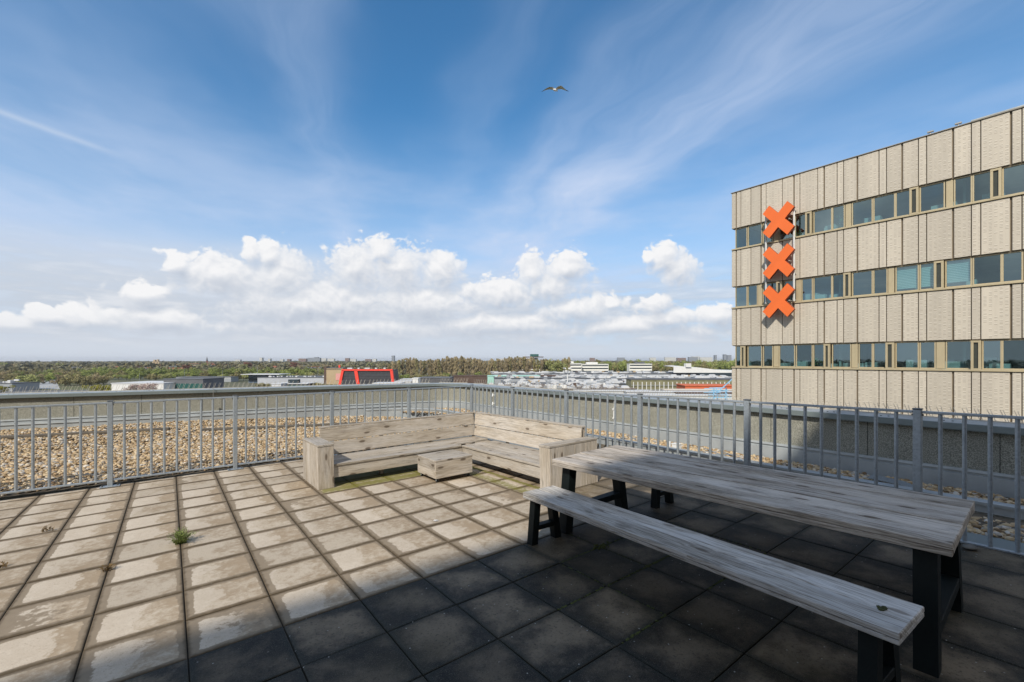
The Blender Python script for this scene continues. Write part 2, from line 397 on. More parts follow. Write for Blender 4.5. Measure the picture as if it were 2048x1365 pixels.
LEN=sum(math.dist(a,b) for a,b in zip(PAR[:-1],PAR[1:]))
s=1.2
while s<LEN-1:
    p,d=along(PAR,s); n=Vector((d.y,-d.x)); Mx=Matrix(((d.x,n.x,0),(d.y,n.y,0),(0,0,1)))
    q=p+n*.0895; mb.box((q.x,q.y,.575),(.007,.004,.47),'z',0,Mx)
    s+=1.24
mb.build('panel_seam',JOINT,parapet)
mb=MB(); s=.4
while s<LEN-1:                                                # paired screws on the cap
    p,d=along(PAR,s); n=Vector((d.y,-d.x))
    for e in (-.04,.04):
        q=p+n*.12+d*e; mb.tube((q.x,q.y,.905),(q.x,q.y,.912),.011,6)
    s+=.62
mb.build('cap_screw',JOINT,parapet)
# second step of the flashing, left wall only
LEFTP=[p for p in PAR if p[0]<6.2]
sweep(LEFTP,[(-.045,.255),(-.012,.255),(-.008,.225),(-.03,.22),(-.02,-.3)]).build('flashing_step',FLASH,parapet)
# kerb between rail and right parapet
KERB=[(6.72,-6.),(6.70,0.),(6.64,3.),(6.52,6.),(6.44,9.),(6.36,11.2)]; arc(KERB,(5.45,11.6),.9,-8,62,7); KERB+=[(5.6,12.62),(5.2,12.85),(4.6,13.05)]
kerb=thing('roof_kerb','raised light metal kerb running between railing and right parapet','kerb')
sweep(KERB,[(.0,-.25),(.0,.165),(.018,.165),(.02,.195),(.01,.203),(-.085,.205),(-.095,.195),(-.09,-.2)]).build('kerb_cover',FLASH,kerb)
# edge strip outside the right rail
mb=MB(); mb.box((5.80,2.5,.0),(.36,13.,.02),'y',.004)
for vi in range(len(mb.v)):
    x,y,z=mb.v[vi]; mb.v[vi]=(x,y,z+fz(x,y)-.02)
tag(mb.build('edge_strip',CAPM),'dark metal strip between right railing and gravel','metal strip')
def gz(x,y):                                                  # level of the gravel bed
    if y>8.8 and x<6.2:
        t=min(1,max(0,(y-8.8)/5.)); far=.13-.13*min(1,max(0,(x-.5)/4.5)); return -.135*(1-t)+far*t-.02
    if x<6.62: return fz(x,y)-.015
    return .105
# bed sheets
mb=MB()
def grid(mb,x0,x1,y0,y1,st,fn):
    nx=max(1,int((x1-x0)/st)); ny=max(1,int((y1-y0)/st))
    for i in range(nx):
        for j in range(ny):
            xs=[x0+(x1-x0)*(i+k)/nx for k in(0,1)]; ys=[y0+(y1-y0)*(j+k)/ny for k in(0,1)]
            mb.quad([(xs[a],ys[b],fn(xs[a],ys[b])) for a,b in((0,0),(1,0),(1,1),(0,1))])
grid(mb,-14,6.15,8.88,16.9,.8,lambda x,y:gz(x,y)-.02); grid(mb,5.98,6.62,-6,8.88,.8,lambda x,y:gz(x,y)-.02); grid(mb,5.6,8.0,8.88,14.2,.6,lambda x,y:(gz(x,y)-.02 if x<6.3 else .06))
grid(mb,6.66,8.2,-8,8.88,.8,lambda x,y:.085)
tag(mb.build('roof_surface',BED),kind='structure')
# stones
def ico(sub):
    import bmesh
    bm=bmesh.new(); bmesh.ops.create_icosphere(bm,subdivisions=sub,radius=1.); vs=np.array([v.co[:] for v in bm.verts]); fs=np.array([[v.index for v in f.verts] for f in bm.faces]); bm.free(); return vs,fs
IV1,IF1=ico(1); IV2,IF2=ico(2)
def insidepar(x,y):
    # inner side of the parapet
    if x<6.1:
        for a,b in zip(LEFTP[:-1],LEFTP[1:]):
            lo,hi=min(a[0],b[0]),max(a[0],b[0])
            if lo<=x<=hi:
                t=(x-a[0])/(b[0]-a[0]); return y< a[1]+(b[1]-a[1])*t+.06
        return y<13.2
    if y>11.6: return math.hypot(x-6.35,y-11.95)<.98
    return x<7.5
def kerbx(y): 
    if y>11.2: return 6.36-max(0,(y-11.2))*.6
    return 6.70-(y)*.03
def stones(n_by_region, name):
    P=[];S=[];Cc=[]
    for (x0,x1,y0,y1,dens,smin,smax) in n_by_region:
        n=int((x1-x0)*(y1-y0)*dens); xs=rng.uniform(x0,x1,n); ys=rng.uniform(y0,y1,n)
        for x,y in zip(xs,ys):
            if not insidepar(x,y): continue
            if abs(x-kerbx(y)+.04)<.08 and x>4.8 and y<12.7: continue
            sz=rng.uniform(smin,smax)
            z=gz(x,y) if not(x>kerbx(y) ) else .105
            P.append((x,y,z+rng.uniform(-.012,.018))); S.append(sz); Cc.append(rng.random())
    P=np.array(P);S=np.array(S);Cc=np.array(Cc); n=len(P)
    near=np.hypot(P[:,0]*1.,P[:,1])<1e9
    V=IV2; Fc=IF2; nv=len(V)
    sc=np.stack([S*rng.uniform(.8,1.45,n),S*rng.uniform(.7,1.1,n),S*rng.uniform(.42,.75,n)],1)
    ang=rng.uniform(0,2*np.pi,n); tilt=rng.normal(0,.35,n)
    v=V[None]*(1+.13*rng.standard_normal((n,nv,1)))*sc[:,None,:]
    ct,st=np.cos(tilt)[:,None],np.sin(tilt)[:,None]; x=v[:,:,0]*ct+v[:,:,2]*st; z=-v[:,:,0]*st+v[:,:,2]*ct; y=v[:,:,1]
    ca,sa=np.cos(ang)[:,None],np.sin(ang)[:,None]; v=np.stack([x*ca-y*sa,x*sa+y*ca,z],2)+P[:,None]
    f=(Fc[None]+np.arange(n)[:,None,None]*nv).reshape(-1,3)
    me=bpy.data.meshes.new(name); me.vertices.add(n*nv); me.vertices.foreach_set('co',v.reshape(-1).astype(np.float32))
    me.loops.add(len(f)*3); me.loops.foreach_set('vertex_index',f.reshape(-1).astype(np.int32)); me.polygons.add(len(f))
    me.polygons.foreach_set('loop_start',np.arange(0,len(f)*3,3,dtype=np.int32)); me.polygons.foreach_set('use_smooth',np.ones(len(f),bool))
    a=me.attributes.new('rnd','FLOAT','POINT'); a.data.foreach_set('value',np.repeat(Cc,nv).astype(np.float32))
    me.materials.append(PEB); me.update(calc_edges=True); me.validate(); o=bpy.data.objects.new(name,me); COL.objects.link(o)
    print('stones',n); return tag(o,'rounded beige and brown pebbles spread over the roof',cat='gravel',kind='stuff')
stones([(-7,7.4,8.95,11.6,1050,.013,.033),(5.98,6.66,-.8,8.95,900,.015,.036),(6.6,7.55,-.8,9.,800,.015,.036)],'gravel')
IV2,IF2,IVB,IFB=IV1,IF1,IV2,IF2
stones([(-7.5,7.4,11.6,15.4,620,.016,.036)],'gravel')
IV2,IF2=IVB,IFB
# dark battens lying on the gravel
def strip_on(pts,w,h,name,mat,label,cat,group=None):
    mb=MB()
    for a,b in zip(pts[:-1],pts[1:]): mb.bar((a[0],a[1],gz(*a)+.035),(b[0],b[1],gz(*b)+.035),w,h,.005)
    return tag(mb.build(name,mat),label,cat,group)
strip_on([(-9.,14.45),(-4.2,13.55),(-1.,13.0),(-.0,12.85)],.16,.05,'roof_batten',TIMBER_D,'long dark flat batten lying on the gravel at the left','batten','dark battens on the gravel')
strip_on([(.6,12.4),(2.6,12.1),(4.3,11.8),(5.7,11.0)],.16,.05,'roof_batten',TIMBER_D,'shorter dark batten on the gravel behind the lounge sofa','batten','dark battens on the gravel')
# bird spikes: plastic strips with slanting pins
def spike_strip(L,n):
    mb=MB(); mb.box((0,0,.006),(L,.05,.012),'x',.002)
    for k in range(n):
        x=-L/2+L*(k+.5)/n
        for sg,yy in((-1,-.012),(1,.012)):
            mb.tube((x+sg*.01,yy,.01),(x+sg*.01+.045+random.uniform(-.008,.008),yy+sg*.03,.15+random.uniform(-.008,.008)),.0042,4,.003)
    return mb
protos=None; s=.6; k=0; nst=int((LEN-1.)/1.)
for k in range(nst):
    p,d=along(PAR,s+k*1.); n=Vector((d.y,-d.x)); q=p+n*.43
    if k==0:
        o=spike_strip(.98,9).build('bird_spike_strip',plain('spike_wire',(.50,.46,.38),.45,.2,.2,3.)); proto_sp=o
    else: o=proto_sp.copy(); COL.objects.link(o)
    o.location=(q.x,q.y,.905); o.rotation_euler=(0,0,math.atan2(d.y,d.x)+ (0 if s+k<12 else math.pi))
    tag(o,'strip of thin steel bird spikes along the parapet cap','bird spikes','bird spike strips along the parapet cap')

# ================================================================== RAILING
RY,RXX=8.79,5.585
def ltop(x): return 1.047+(x+.68)*.0034
def rtop(y): return 1.068+(8.79-y)*.0158
def lbot(x): return -.088
def rbot(y): return -.065+(8.79-y)*.0160
rail_l=thing('railing','galvanised steel railing along the gravel side behind the lounge sofa','railing')
rail_r=thing('railing','galvanised steel railing along the right edge behind the picnic table','railing')
def post(parent,x,y,top,plate='y'):
    g=fz(x,y); mb=MB(); mb.box((x,y,(g+top)/2),(.062,.062,top-g),'z',.006); o=mb.build('post',GALV,parent)
    c=MB(); c.box((x,y,top+.004),(.07,.07,.012),'z',.003); c.build('post_cap',GALV_D,o)
    pl=MB(); sz=(.22,.11,.012); off=(0,-.03) if plate=='y' else (-.03,0)
    if plate!='y': sz=(.11,.22,.012)
    pl.box((x+off[0],y+off[1],g+.007),sz,'x',.002); b=pl.build('base_plate',GALV,o)
    for e in(-.085,.085):
        bo=MB(); xx,yy=(x+e,y-.05) if plate=='y' else (x-.05,y+e); bo.tube((xx,yy,g+.012),(xx,yy,g+.032),.012,6); bo.build('bolt',GALV_D,b)
def rail_bar(parent,p,q,w=.042,h=.024):
    mb=MB(); mb.bar(p,q,w,h,.003) ; return mb
lp=[5.585-1.5685*k for k in range(1,8)]
for x in lp: post(rail_l,x,RY,ltop(x)+.012)
post(rail_l,RXX,RY,ltop(RXX)+.012)
rp=[8.79-1.56*k for k in range(1,8)]
for y in rp: post(rail_r,RXX,y,rtop(y)+.012,'x')
def run(parent,a,b,horizontal):
    (x0,y0),(x1,y1)=a,b
    tf=(lambda x,y:ltop(x)) if horizontal else (lambda x,y:rtop(y)); bf=(lambda x,y:lbot(x)) if horizontal else (lambda x,y:rbot(y))
    d=Vector((x1-x0,y1-y0)).normalized(); e=.034
    p0=(x0+d.x*e,y0+d.y*e); p1=(x1-d.x*e,y1-d.y*e)
    mb=MB(); mb.bar((*p0,tf(*p0)-.012),(*p1,tf(*p1)-.012),.042,.024,.003); mb.build('top_rail',GALV,parent)
    mb=MB(); mb.bar((*p0,bf(*p0)-.012),(*p1,bf(*p1)-.012),.042,.024,.003); mb.build('bottom_rail',GALV,parent)
    mb=MB()
    for q in(p0,p1):
        mb.tube((q[0],q[1],tf(*q)-.03),(q[0],q[1],tf(*q)-.046),.010,6)
    mb.build('bracket',GALV_D,parent)
    for k in range(1,10):
        t=k/10; x=x0+(x1-x0)*t; y=y0+(y1-y0)*t
        mb=MB(); mb.tube((x,y,bf(x,y)-.002),(x,y,tf(x,y)-.0235),.0165,10,caps=False); mb.build('baluster',GALV,parent,smooth=True)
xs=[RXX]+lp
for a,b in zip(xs[:-1],xs[1:]): run(rail_l,(a,RY),(b,RY),True)
ys=[RY]+rp
for a,b in zip(ys[:-1],ys[1:]): run(rail_r,(RXX,a),(RXX,b),False)

# ================================================================== LOUNGE SOFA (paving-level frame: x,y as on plan, z above paving)
TILT=Matrix(((1,0,0,0),(0,1,0,0),(SX,SY,1,0),(0,0,0,1)))
def on_floor(o,x,y):            # stand the thing on the sloping paving
    o.location=(x,y,fz(x,y)); o.rotation_euler=(math.atan(SY),-math.atan(SX),o.rotation_euler.z)
sofa=thing('lounge_sofa','L-shaped lounge sofa of weathered scaffold boards in the terrace corner','sofa'); on_floor(sofa,1.61,6.43)
ox,oy=1.61,6.43
def B(mb,x0,x1,y0,y1,z0,z1,ax,bev=.004,off=None): mb.box(((x0+x1)/2-ox,(y0+y1)/2-oy,(z0+z1)/2),(x1-x0,y1-y0,z1-z0),ax,bev,off=off)
# left armrest: upright boards with a lid
m1=MB(); nb=4; a0,a1,b0,b1=1.61,1.825,6.43,7.25
for k in range(nb):
    y0=b0+.03+(b1-b0-.03)*k/nb; y1=b0+.03+(b1-b0-.03)*(k+1)/nb; B(m1,a0,a0+.028,y0+.002,y1-.002,.0,.582,'z'); B(m1,a1-.028,a1,y0+.001,y1-.001,.0,.582,'z')
B(m1,a0,a1,b0,b0+.028,.0,.582,'z'); B(m1,a0,a1,b1+.001,b1+.028,.0,.582,'z')
o=m1.build('armrest',W_LOUNGE,sofa); m1=MB(); B(m1,a0-.004,a1+.004,b0-.006,b1+.03,.5835,.612,'y'); m1.build('armrest_lid',W_LOUNGE,o)
# right armrest
m1=MB(); c0,c1,d0,d1=3.83,4.70,4.175,4.375
for k in range(4):
    x0=c0+.03+(c1-c0-.03)*k/4; x1=c0+.03+(c1-c0-.03)*(k+1)/4; B(m1,x0+.001,x1-.001,d0,d0+.028,0,.582,'z'); B(m1,x0+.001,x1-.001,d1-.028,d1,0,.582,'z')
B(m1,c0,c0+.028,d0,d1,0,.582,'z'); B(m1,c1+.001,c1+.028,d0,d1,0,.582,'z')
o=m1.build('armrest',W_LOUNGE,sofa); m1=MB(); B(m1,c0-.006,c1+.03,d0-.004,d0+.099,.5835,.612,'x'); B(m1,c0-.006,c1+.03,d0+.101,d1+.004,.5835,.612,'x'); m1.build('armrest_lid',W_LOUNGE,o)
# seats
m1=MB(); sd=.225
for k in range(3): B(m1,1.83,4.60 if k else 3.90+.0,6.455+sd*k+.0025,6.455+sd*(k+1)-.0025,.288,.318,'x')
m1.build('seat',W_LOUNGE,sofa)
m1=MB()
for k in range(3): B(m1,3.88+sd*k+.001,3.88+sd*(k+1)-.001,4.38,6.675 if k else 6.679 ,.2885,.3185,'y')
# the second run butts against the first
m1=MB()
for k in range(3): B(m1,3.905+sd*k+.001,3.905+sd*(k+1)-.001,4.38,6.453 if k==0 else 6.453,.288,.318,'y')
m1.build('seat',W_LOUNGE,sofa)
m1=MB(); B(m1,1.83,3.93,6.475,6.503,.125,.2875,'x'); m1.build('apron',W_LOUNGE,sofa)
m1=MB(); B(m1,3.925,3.953,4.38,6.47,.125,.2875,'y'); m1.build('apron',W_LOUNGE,sofa)
# feet under the seat
m1=MB()
for (x,y) in ((2.6,6.75),(3.3,6.75),(4.2,6.9),(4.25,5.6),(4.25,4.9),(4.45,6.1)): B(m1,x,x+.06,y,y+.06,0,.287,'z')
m1.build('foot',W_LOUNGE,sofa)
# backrests lean slightly back
def leanboard(mb,length,axis,start,base,h0,h1,lean,thick=.03):
    pass
m1=MB()
for (h0,h1) in ((.335,.527),(.534,.735)):
    tilt=R(-9); M=Matrix.Rotation(tilt,3,'X'); y=7.135+(((h0+h1)/2)-.33)*math.tan(-tilt); m1.box(((1.832+4.62)/2-ox,y-oy,(h0+h1)/2),(4.62-1.832,.03,h1-h0),'x',.004,M)
m1.build('backrest',W_LOUNGE,sofa)
m1=MB()
for (h0,h1) in ((.335,.527),(.534,.735)):
    tilt=R(9); M=Matrix.Rotation(tilt,3,'Y'); x=4.585+(((h0+h1)/2)-.33)*math.tan(tilt); y1=7.09+(((h0+h1)/2)-.33)*.158; m1.box((x-ox,(4.382+y1)/2-oy,(h0+h1)/2),(.03,y1-4.382,h1-h0),'y',.004,M)
m1.build('backrest',W_LOUNGE,sofa)
m1=MB(); B(m1,1.84,4.72,7.212,7.29,.738,.765,'x'); 
for vi in range(0): pass
# back posts and capping rail
m2=MB(); m2.box(((1.832+4.70)/2-ox,7.235-oy,.751),(4.70-1.832,.085,.026),'x',.004); m2.box((4.685-ox,(4.382+7.19)/2-oy,.751),(.085,7.19-4.382,.026),'y',.004); m2.build('backrest_cap',W_LOUNGE,sofa)
for x in (1.87,2.8,3.7,4.62): m3=MB(); B(m3,x,x+.06,7.235,7.275,0,.737,'z'); m3.build('back_post',W_LOUNGE,sofa)
for y in (4.40,5.3,6.2): m3=MB(); B(m3,4.69,4.725,y,y+.06,0,.737,'z'); m3.build('back_post',W_LOUNGE,sofa)

# ---- box table on castors
box=thing('box_table','low timber box table on small castors in front of the lounge sofa','coffee table'); on_floor(box,2.985,5.64); ox,oy=2.985,5.64
m1=MB(); B(m1,2.985,3.60,5.64,6.22,.295,.322,'x') if False else None
for k in range(3): B(m1,2.98,3.605,5.635+.197*k+.001,5.635+.197*(k+1)-.001,.297,.323,'x')
m1.build('lid',W_LOUNGE,box)
m1=MB()
for (h0,h1) in((.062,.178),(.18,.296)):
    B(m1,2.985,3.60,5.64,5.665,h0,h1,'x'); B(m1,2.985,3.60,6.195,6.22,h0,h1,'x'); B(m1,2.985,3.010,5.666,6.194,h0,h1,'y'); B(m1,3.575,3.60,5.666,6.194,h0,h1,'y')
B(m1,3.011,3.574,5.666,6.194,.064,.08,'x')
m1.build('side_panel',W_LOUNGE,box)
for (x,y) in((3.03,5.69),(3.555,5.69),(3.03,6.17),(3.555,6.17)):
    m1=MB(); m1.tube((x-ox-.012,y-oy,.024),(x-ox+.012,y-oy,.024),.023,12); cst=m1.build('castor',RUBBER,box,smooth=False)
    m1=MB(); m1.box((x-ox,y-oy,.054),(.05,.05,.006),'x'); m1.box((x-ox-.016,y-oy,.04),(.003,.03,.032),'x'); m1.box((x-ox+.016,y-oy,.04),(.003,.03,.032),'x'); m1.build('castor_fork',GALV,cst)

# ================================================================== PICNIC TABLE AND BENCHES
def aframe(parent, y, xa, xb, h, w, inset, name='leg_frame', sh=.2, dy=.09):
    """A-shaped steel frame across the width at y; xa..xb outer foot positions, splayed towards the floor"""
    for s_,xf in((1,xa),(-1,xb)):
        mb=MB(); xt=xf+s_*inset
        # parallelogram leg with level foot and head
        x0,x1=(xf,xf+w) if s_>0 else (xf-w,xf); t0,t1=(xt,xt+w) if s_>0 else (xt-w,xt)
        lo=[(x0,y-dy/2,0),(x1,y-dy/2,0),(x1,y+dy/2,0),(x0,y+dy/2,0)]; hi=[(t0,y-dy/2,h),(t1,y-dy/2,h),(t1,y+dy/2,h),(t0,y+dy/2,h)]
        mb.quad(lo[::-1]); mb.quad(hi)
        for k in range(4): k2=(k+1)%4; mb.quad([lo[k],lo[k2],hi[k2],hi[k]])
        o=mb.build('leg',BLACK,parent)
        bv=o.modifiers.new('edge','BEVEL'); bv.width=.004; bv.segments=2; bv.limit_method='ANGLE'
    t=sh/h; x0=xa+w+inset*t*.93; x1=xb-w-inset*t*.93
    mb=MB(); mb.box(((x0+x1)/2,y,sh),(x1-x0,dy*.96,w*.62),'x',.003); mb.build('stretcher',BLACK,parent)
    mb=MB(); mb.box(((xa+xb)/2,y,h-.006),(xb-xa-2*inset-2*w-.004,dy*.9,.010),'x',.002); mb.build('top_plate',BLACK,parent)
# table: local x across, y along
def planks(mb,x0,x1,y0,y1,z0,z1,n,gap=.005,bev=.004,jit=.004):
    w=(x1-x0)/n
    for k in range(n):
        dz=random.uniform(-jit,jit) if jit else 0
        mb.box(((x0+w*k+x0+w*(k+1))/2,(y0+y1)/2,(z0+z1)/2+dz/2),(w-gap,y1-y0-random.uniform(0,.004),z1-z0+dz),'y',bev)
table=thing('picnic_table','long weathered plank table on black steel frames, half in shade','table',rot=(0,0,R(2.0))); on_floor(table,3.125,.405)
table.rotation_euler.z=R(1.9)
# table corner measured from the photograph: near corner at the origin, length about 2.87 m
TL,TW,THH=2.86,1.03,.715
m1=MB(); planks(m1,0,TW,0,TL,THH-.034,THH,5); m1.build('tabletop',W_TABLE,table)
m1=MB(); zz=(THH-.067,THH-.036)
m1.box((.045,TL/2,(zz[0]+zz[1])/2),(.085,TL-.006,zz[1]-zz[0]),'y',.003); m1.box((TW-.045,TL/2,(zz[0]+zz[1])/2),(.085,TL-.006,zz[1]-zz[0]),'y',.003)
m1.box((TW/2,.05,(zz[0]+zz[1])/2),(TW-.178,.09,zz[1]-zz[0]),'x',.003); m1.box((TW/2,TL-.05,(zz[0]+zz[1])/2),(TW-.178,.09,zz[1]-zz[0]),'x',.003)
m1.build('apron',W_TABLE,table)
aframe(table,.12,.02,TW-.0,THH-.068,.1,.085,sh=.20,dy=.10); aframe(table,TL-.10,.02,TW-.0,THH-.068,.1,.085,sh=.20,dy=.10)
# moss spot? benches
def make_bench(label,mat,L=2.75):
    b=thing('bench',label,'bench',group='plank benches beside the table')
    Wd,Hh=.375,.468
    m1=MB(); planks(m1,0,Wd,0,L,Hh-.028,Hh,2,jit=.001); m1.build('seat',mat,b)
    m1=MB(); m1.box((Wd/2,L/2,Hh-.041),(Wd-.004,L-.004,.022),'y',.003); m1.build('seat_batten',mat,b)
    aframe(b,.13,.01,Wd-.01,Hh-.0525,.07,.05,sh=.145,dy=.075); aframe(b,L-.08,.01,Wd-.01,Hh-.0525,.07,.05,sh=.145,dy=.075)
    return b
b1=make_bench('weathered plank bench with black legs on the near side of the table',W_BENCH); on_floor(b1,2.495,.49); b1.rotation_euler.z=R(-2.75)
b2=make_bench('matching plank bench mostly hidden beyond the table, beside the right railing',W_BENCH,2.50); on_floor(b2,4.345,.60); b2.rotation_euler.z=R(.2)
# moss cushion on the near bench end
def blobs(pts,name,mat,parent=None):
    vs=[];fs=[];rn=[]
    for (c,s,sq) in pts:
        k=len(vs); v=IV2*(1+.18*rng.standard_normal((len(IV2),1)))*np.array([s,s,s*sq])+np.array(c); vs+=v.tolist(); fs+= (IF2+k).tolist(); rn+=[rng.random()]*len(v)
    me=bpy.data.meshes.new(name); me.from_pydata(vs,[],fs); a=me.attributes.new('rnd','FLOAT','POINT'); a.data.foreach_set('value',np.array(rn,dtype=np.float32)); me.materials.append(mat)
    o=bpy.data.objects.new(name,me); COL.objects.link(o); o.parent=parent; return o
pb=Vector((2.69,.60)); q=fz(*pb)
o=blobs([((pb.x+random.gauss(0,.007),pb.y+random.gauss(0,.010),q+.469),random.uniform(.008,.014),.55) for k in range(12)],'moss_cushion',plain('dark_moss',(.045,.05,.015),.95,0,.4,30.)); tag(o,'small green moss cushion on the near end of the bench seat','moss')

# ================================================================== WEEDS, MOSS, DETAILS ON THE PAVING
LEAF=plain('weed_leaf',(.14,.18,.045),.7,0,.35,20.,rnd=.3); LEAFB=plain('dry_weed_leaf',(.16,.10,.035),.8,0,.35,20.)
def weed(x,y,n,r,h,mat,label):
    mb=MB(); z0=fz(x,y)
    for k in range(n):
        a=random.uniform(0,2*math.pi); d=random.uniform(.1,1)**.7; tip=Vector((math.cos(a)*d*r,math.sin(a)*d*r,h*random.uniform(.35,1.)*(1.15-d*.6))); b0=Vector((random.uniform(-.015,.015)*3,random.uniform(-.01,.01),0))
        prev=b0; side=Vector((-math.sin(a),math.cos(a),0))*.0035
        for j in range(1,6):
            t=j/5; p=b0.lerp(tip,t)+Vector((0,0,.25*h*math.sin(math.pi*t)*.6)); w0=1-(j-1)/5.5; w1=1-j/5.5; rr=random.random()
            mb.quad([prev-side*w0,prev+side*w0,p+side*w1,p-side*w1],c=rr)
            for s_ in(-1,1):                                 # narrow leaflets along the stem
                dd=(side.normalized()*s_*random.uniform(.6,1.)+Vector((tip.x,tip.y,.3*h)).normalized()*.8+Vector((0,0,random.uniform(-.1,.5)))).normalized()*random.uniform(.012,.028)*(r/.12)**.5; ww=Vector((tip.x,tip.y,tip.z)).normalized()*.003+Vector((0,0,.002))
                mb.quad([p-ww,p+dd*.5-ww*1.2,p+dd,p+dd*.5+ww*1.2],c=rr)
            prev=p
    mb.v=[(a+x,b+y,c+z0) for a,b,c in mb.v]
    return tag(mb.build('weed',mat),label,'weed')
weed(.09,5.36,64,.13,.15,LEAF,'bushy green weed growing in a sunlit paving joint')
weed(-.42,5.05,14,.055,.06,LEAFB,'small reddish rosette weed in the joint left of the green weed')
weed(-1.02,6.75,12,.05,.06,LEAFB,'small brown weed in the paving near the left railing post')
weed(-1.15,5.75,8,.04,.05,LEAFB,'tiny brown weed on the paving far left')
weed(3.56,1.62,22,.09,.09,plain('shade_weed_leaf',(.10,.12,.03),.8,0,.3,20.),'small green weed in the shaded joint between bench and table')
# moss in the shaded joints
mp=[]
def mossline(x0,y0,x1,y1,n,s):
    for k in range(n):
        t=random.random(); x=x0+(x1-x0)*t+random.gauss(0,.004); y=y0+(y1-y0)*t+random.gauss(0,.004); mp.append(((x,y,fz(x,y)-.002),random.uniform(.4,1)*s,.45))
for (i,j) in ((3,-1),(3,-2),(4,-2),(4,-3),(2,-2),(5,-2),(2,-3),(5,-3)):
    x=X0+(i+1)*T; y=Y0+j*T; mossline(x,y,x,y+T,22,.009); mossline(x-T,y,x,y,40,.010)
mossline(X0+3*T,Y0-T,X0+5*T,Y0-T,90,.012); mossline(X0+4*T,Y0-2*T,X0+5.5*T,Y0-2*T,70,.013)
o=blobs(mp,'joint_moss',MOSS); tag(o,'green moss filling the shaded paving joints','moss',kind='stuff')
cx_,cy_=X0+4*T,Y0-T
o=blobs([((cx_+random.gauss(.03,.04),cy_+random.gauss(.0,.02),fz(cx_,cy_)+.003),random.uniform(.006,.014),.7) for k in range(34)],'moss_clump',MOSS); tag(o,'bright green moss clump where shaded joints cross beside the near bench','moss')
# pebble lying on the paving at the right rail, feather on the sunny slabs
o=blobs([((5.42,.62,fz(5.42,.62)+.018),.05,.35)],'loose_pebble',plain('dark_pebble',(.16,.15,.13),.8)); 
for p_ in o.data.polygons: p_.use_smooth=True
tag(o,'flat grey pebble on the paving beside the right railing','pebble')
FEA=plain('feather',(.7,.69,.66),.8)
mb=MB(); c0=Vector((2.26,4.27,fz(2.26,4.27)+.012))
for k in range(9):
    a=R(20+k*37); d=Vector((math.cos(a),math.sin(a)*.6,.25*random.random())); w=Vector((-d.y,d.x,0))*.18
    L=.045*random.uniform(.6,1.2); mb.quad([c0,c0+d*L*.5+w*L,c0+d*L,c0+d*L*.5-w*L])
tag(mb.build('feather',FEA),'white downy feather on the sunlit paving','feather')
# brackets, lightning wire and white box by the parapet
def onpar(px,z=.6,off=.05):       # point on the right parapet face for a picture column
    y=onx(px,7.5); return 7.5-0+.0,y
mb=MB()
yy=onx(1228,7.5)
mb.tube((7.50,yy,.60),(7.50,yy,.42),.018,8); mb.tube((7.5,yy,.42),(7.5,yy,.28),.006,6); mb.tube((7.47,yy,.62),(7.56,yy,.62),.024,8); mb.tube((7.47,yy,.43),(7.56,yy,.43),.02,8); mb.tube((7.5,yy,.9),(7.5,yy,.62),.005,6)
tag(mb.build('cable_clamp',WHITE),'grey wire turnbuckle hanging on the right parapet face','wire clamp')
mb=MB(); yy=onx(984,7.3)
for z in(.66,.42): mb.tube((7.33,yy,z+.04),(7.30,yy-.02,z-.04),.018,8); mb.box((7.36,yy,z),(.06,.05,.03),'x',.004)
tag(mb.build('wall_bracket',WHITE),'pair of white clips on the parapet behind the sofa corner','bracket')
yy=onx(1352,6.9); mb=MB(); mb.box((6.92,yy,.12),(.10,.13,.20),'z',.008); mb.box((6.90,yy+.12,.13),(.03,.03,.24),'z',.004); mb.box((6.92,yy,.225),(.115,.145,.012),'z',.003)
tag(mb.build('drain_box',WHITE),'small white drain box on the gravel behind the table','box')
mb=MB(); p,d=along(PAR,LEN-13.15); 
qx,qy=at(426,1,0)[:2]; tt=13.85/ (at(426,1.)[1]); q=at(426,tt); 
mb.tube((q.x,q.y+.02,.93),(q.x,q.y-.05,.93),.006,6); mb.tube((q.x,q.y-.06,.935),(q.x,q.y-.06,.45),.006,6); mb.box((q.x,q.y-.04,.52),(.04,.04,.05),'z',.004)
tag(mb.build('lightning_wire',STEEL),'thin lightning wire coming down over the left parapet cap','wire')
for px,lb in ((1455,'nearest bent wire scrap on the gravel, just left of the thick shaded railing post'),(1420,'bent wire scrap on the gravel behind the table, second of the pair'),(1260,'bent wire scrap on the gravel right of the sofa backrest')):
    mb=MB(); yy=onx(px,7.1); mb.tube((7.05,yy-.25,.13),(7.25,yy+.2,.16),.008,6); mb.tube((7.0,yy+.15,.14),(7.3,yy-.1,.13),.008,6); tag(mb.build('wire_scrap',GALV),lb,'metal scrap')
yy=onx(1800,7.2); mb=MB()
for k in range(5): mb.bar((7.0+.06*k,yy-.25+.05*k,.15),(7.1+.05*k,yy+.3,.16),.035,.012)
tag(mb.build('metal_scrap',GALV),'pile of flat metal strips on the shaded gravel at the right parapet','metal scrap')
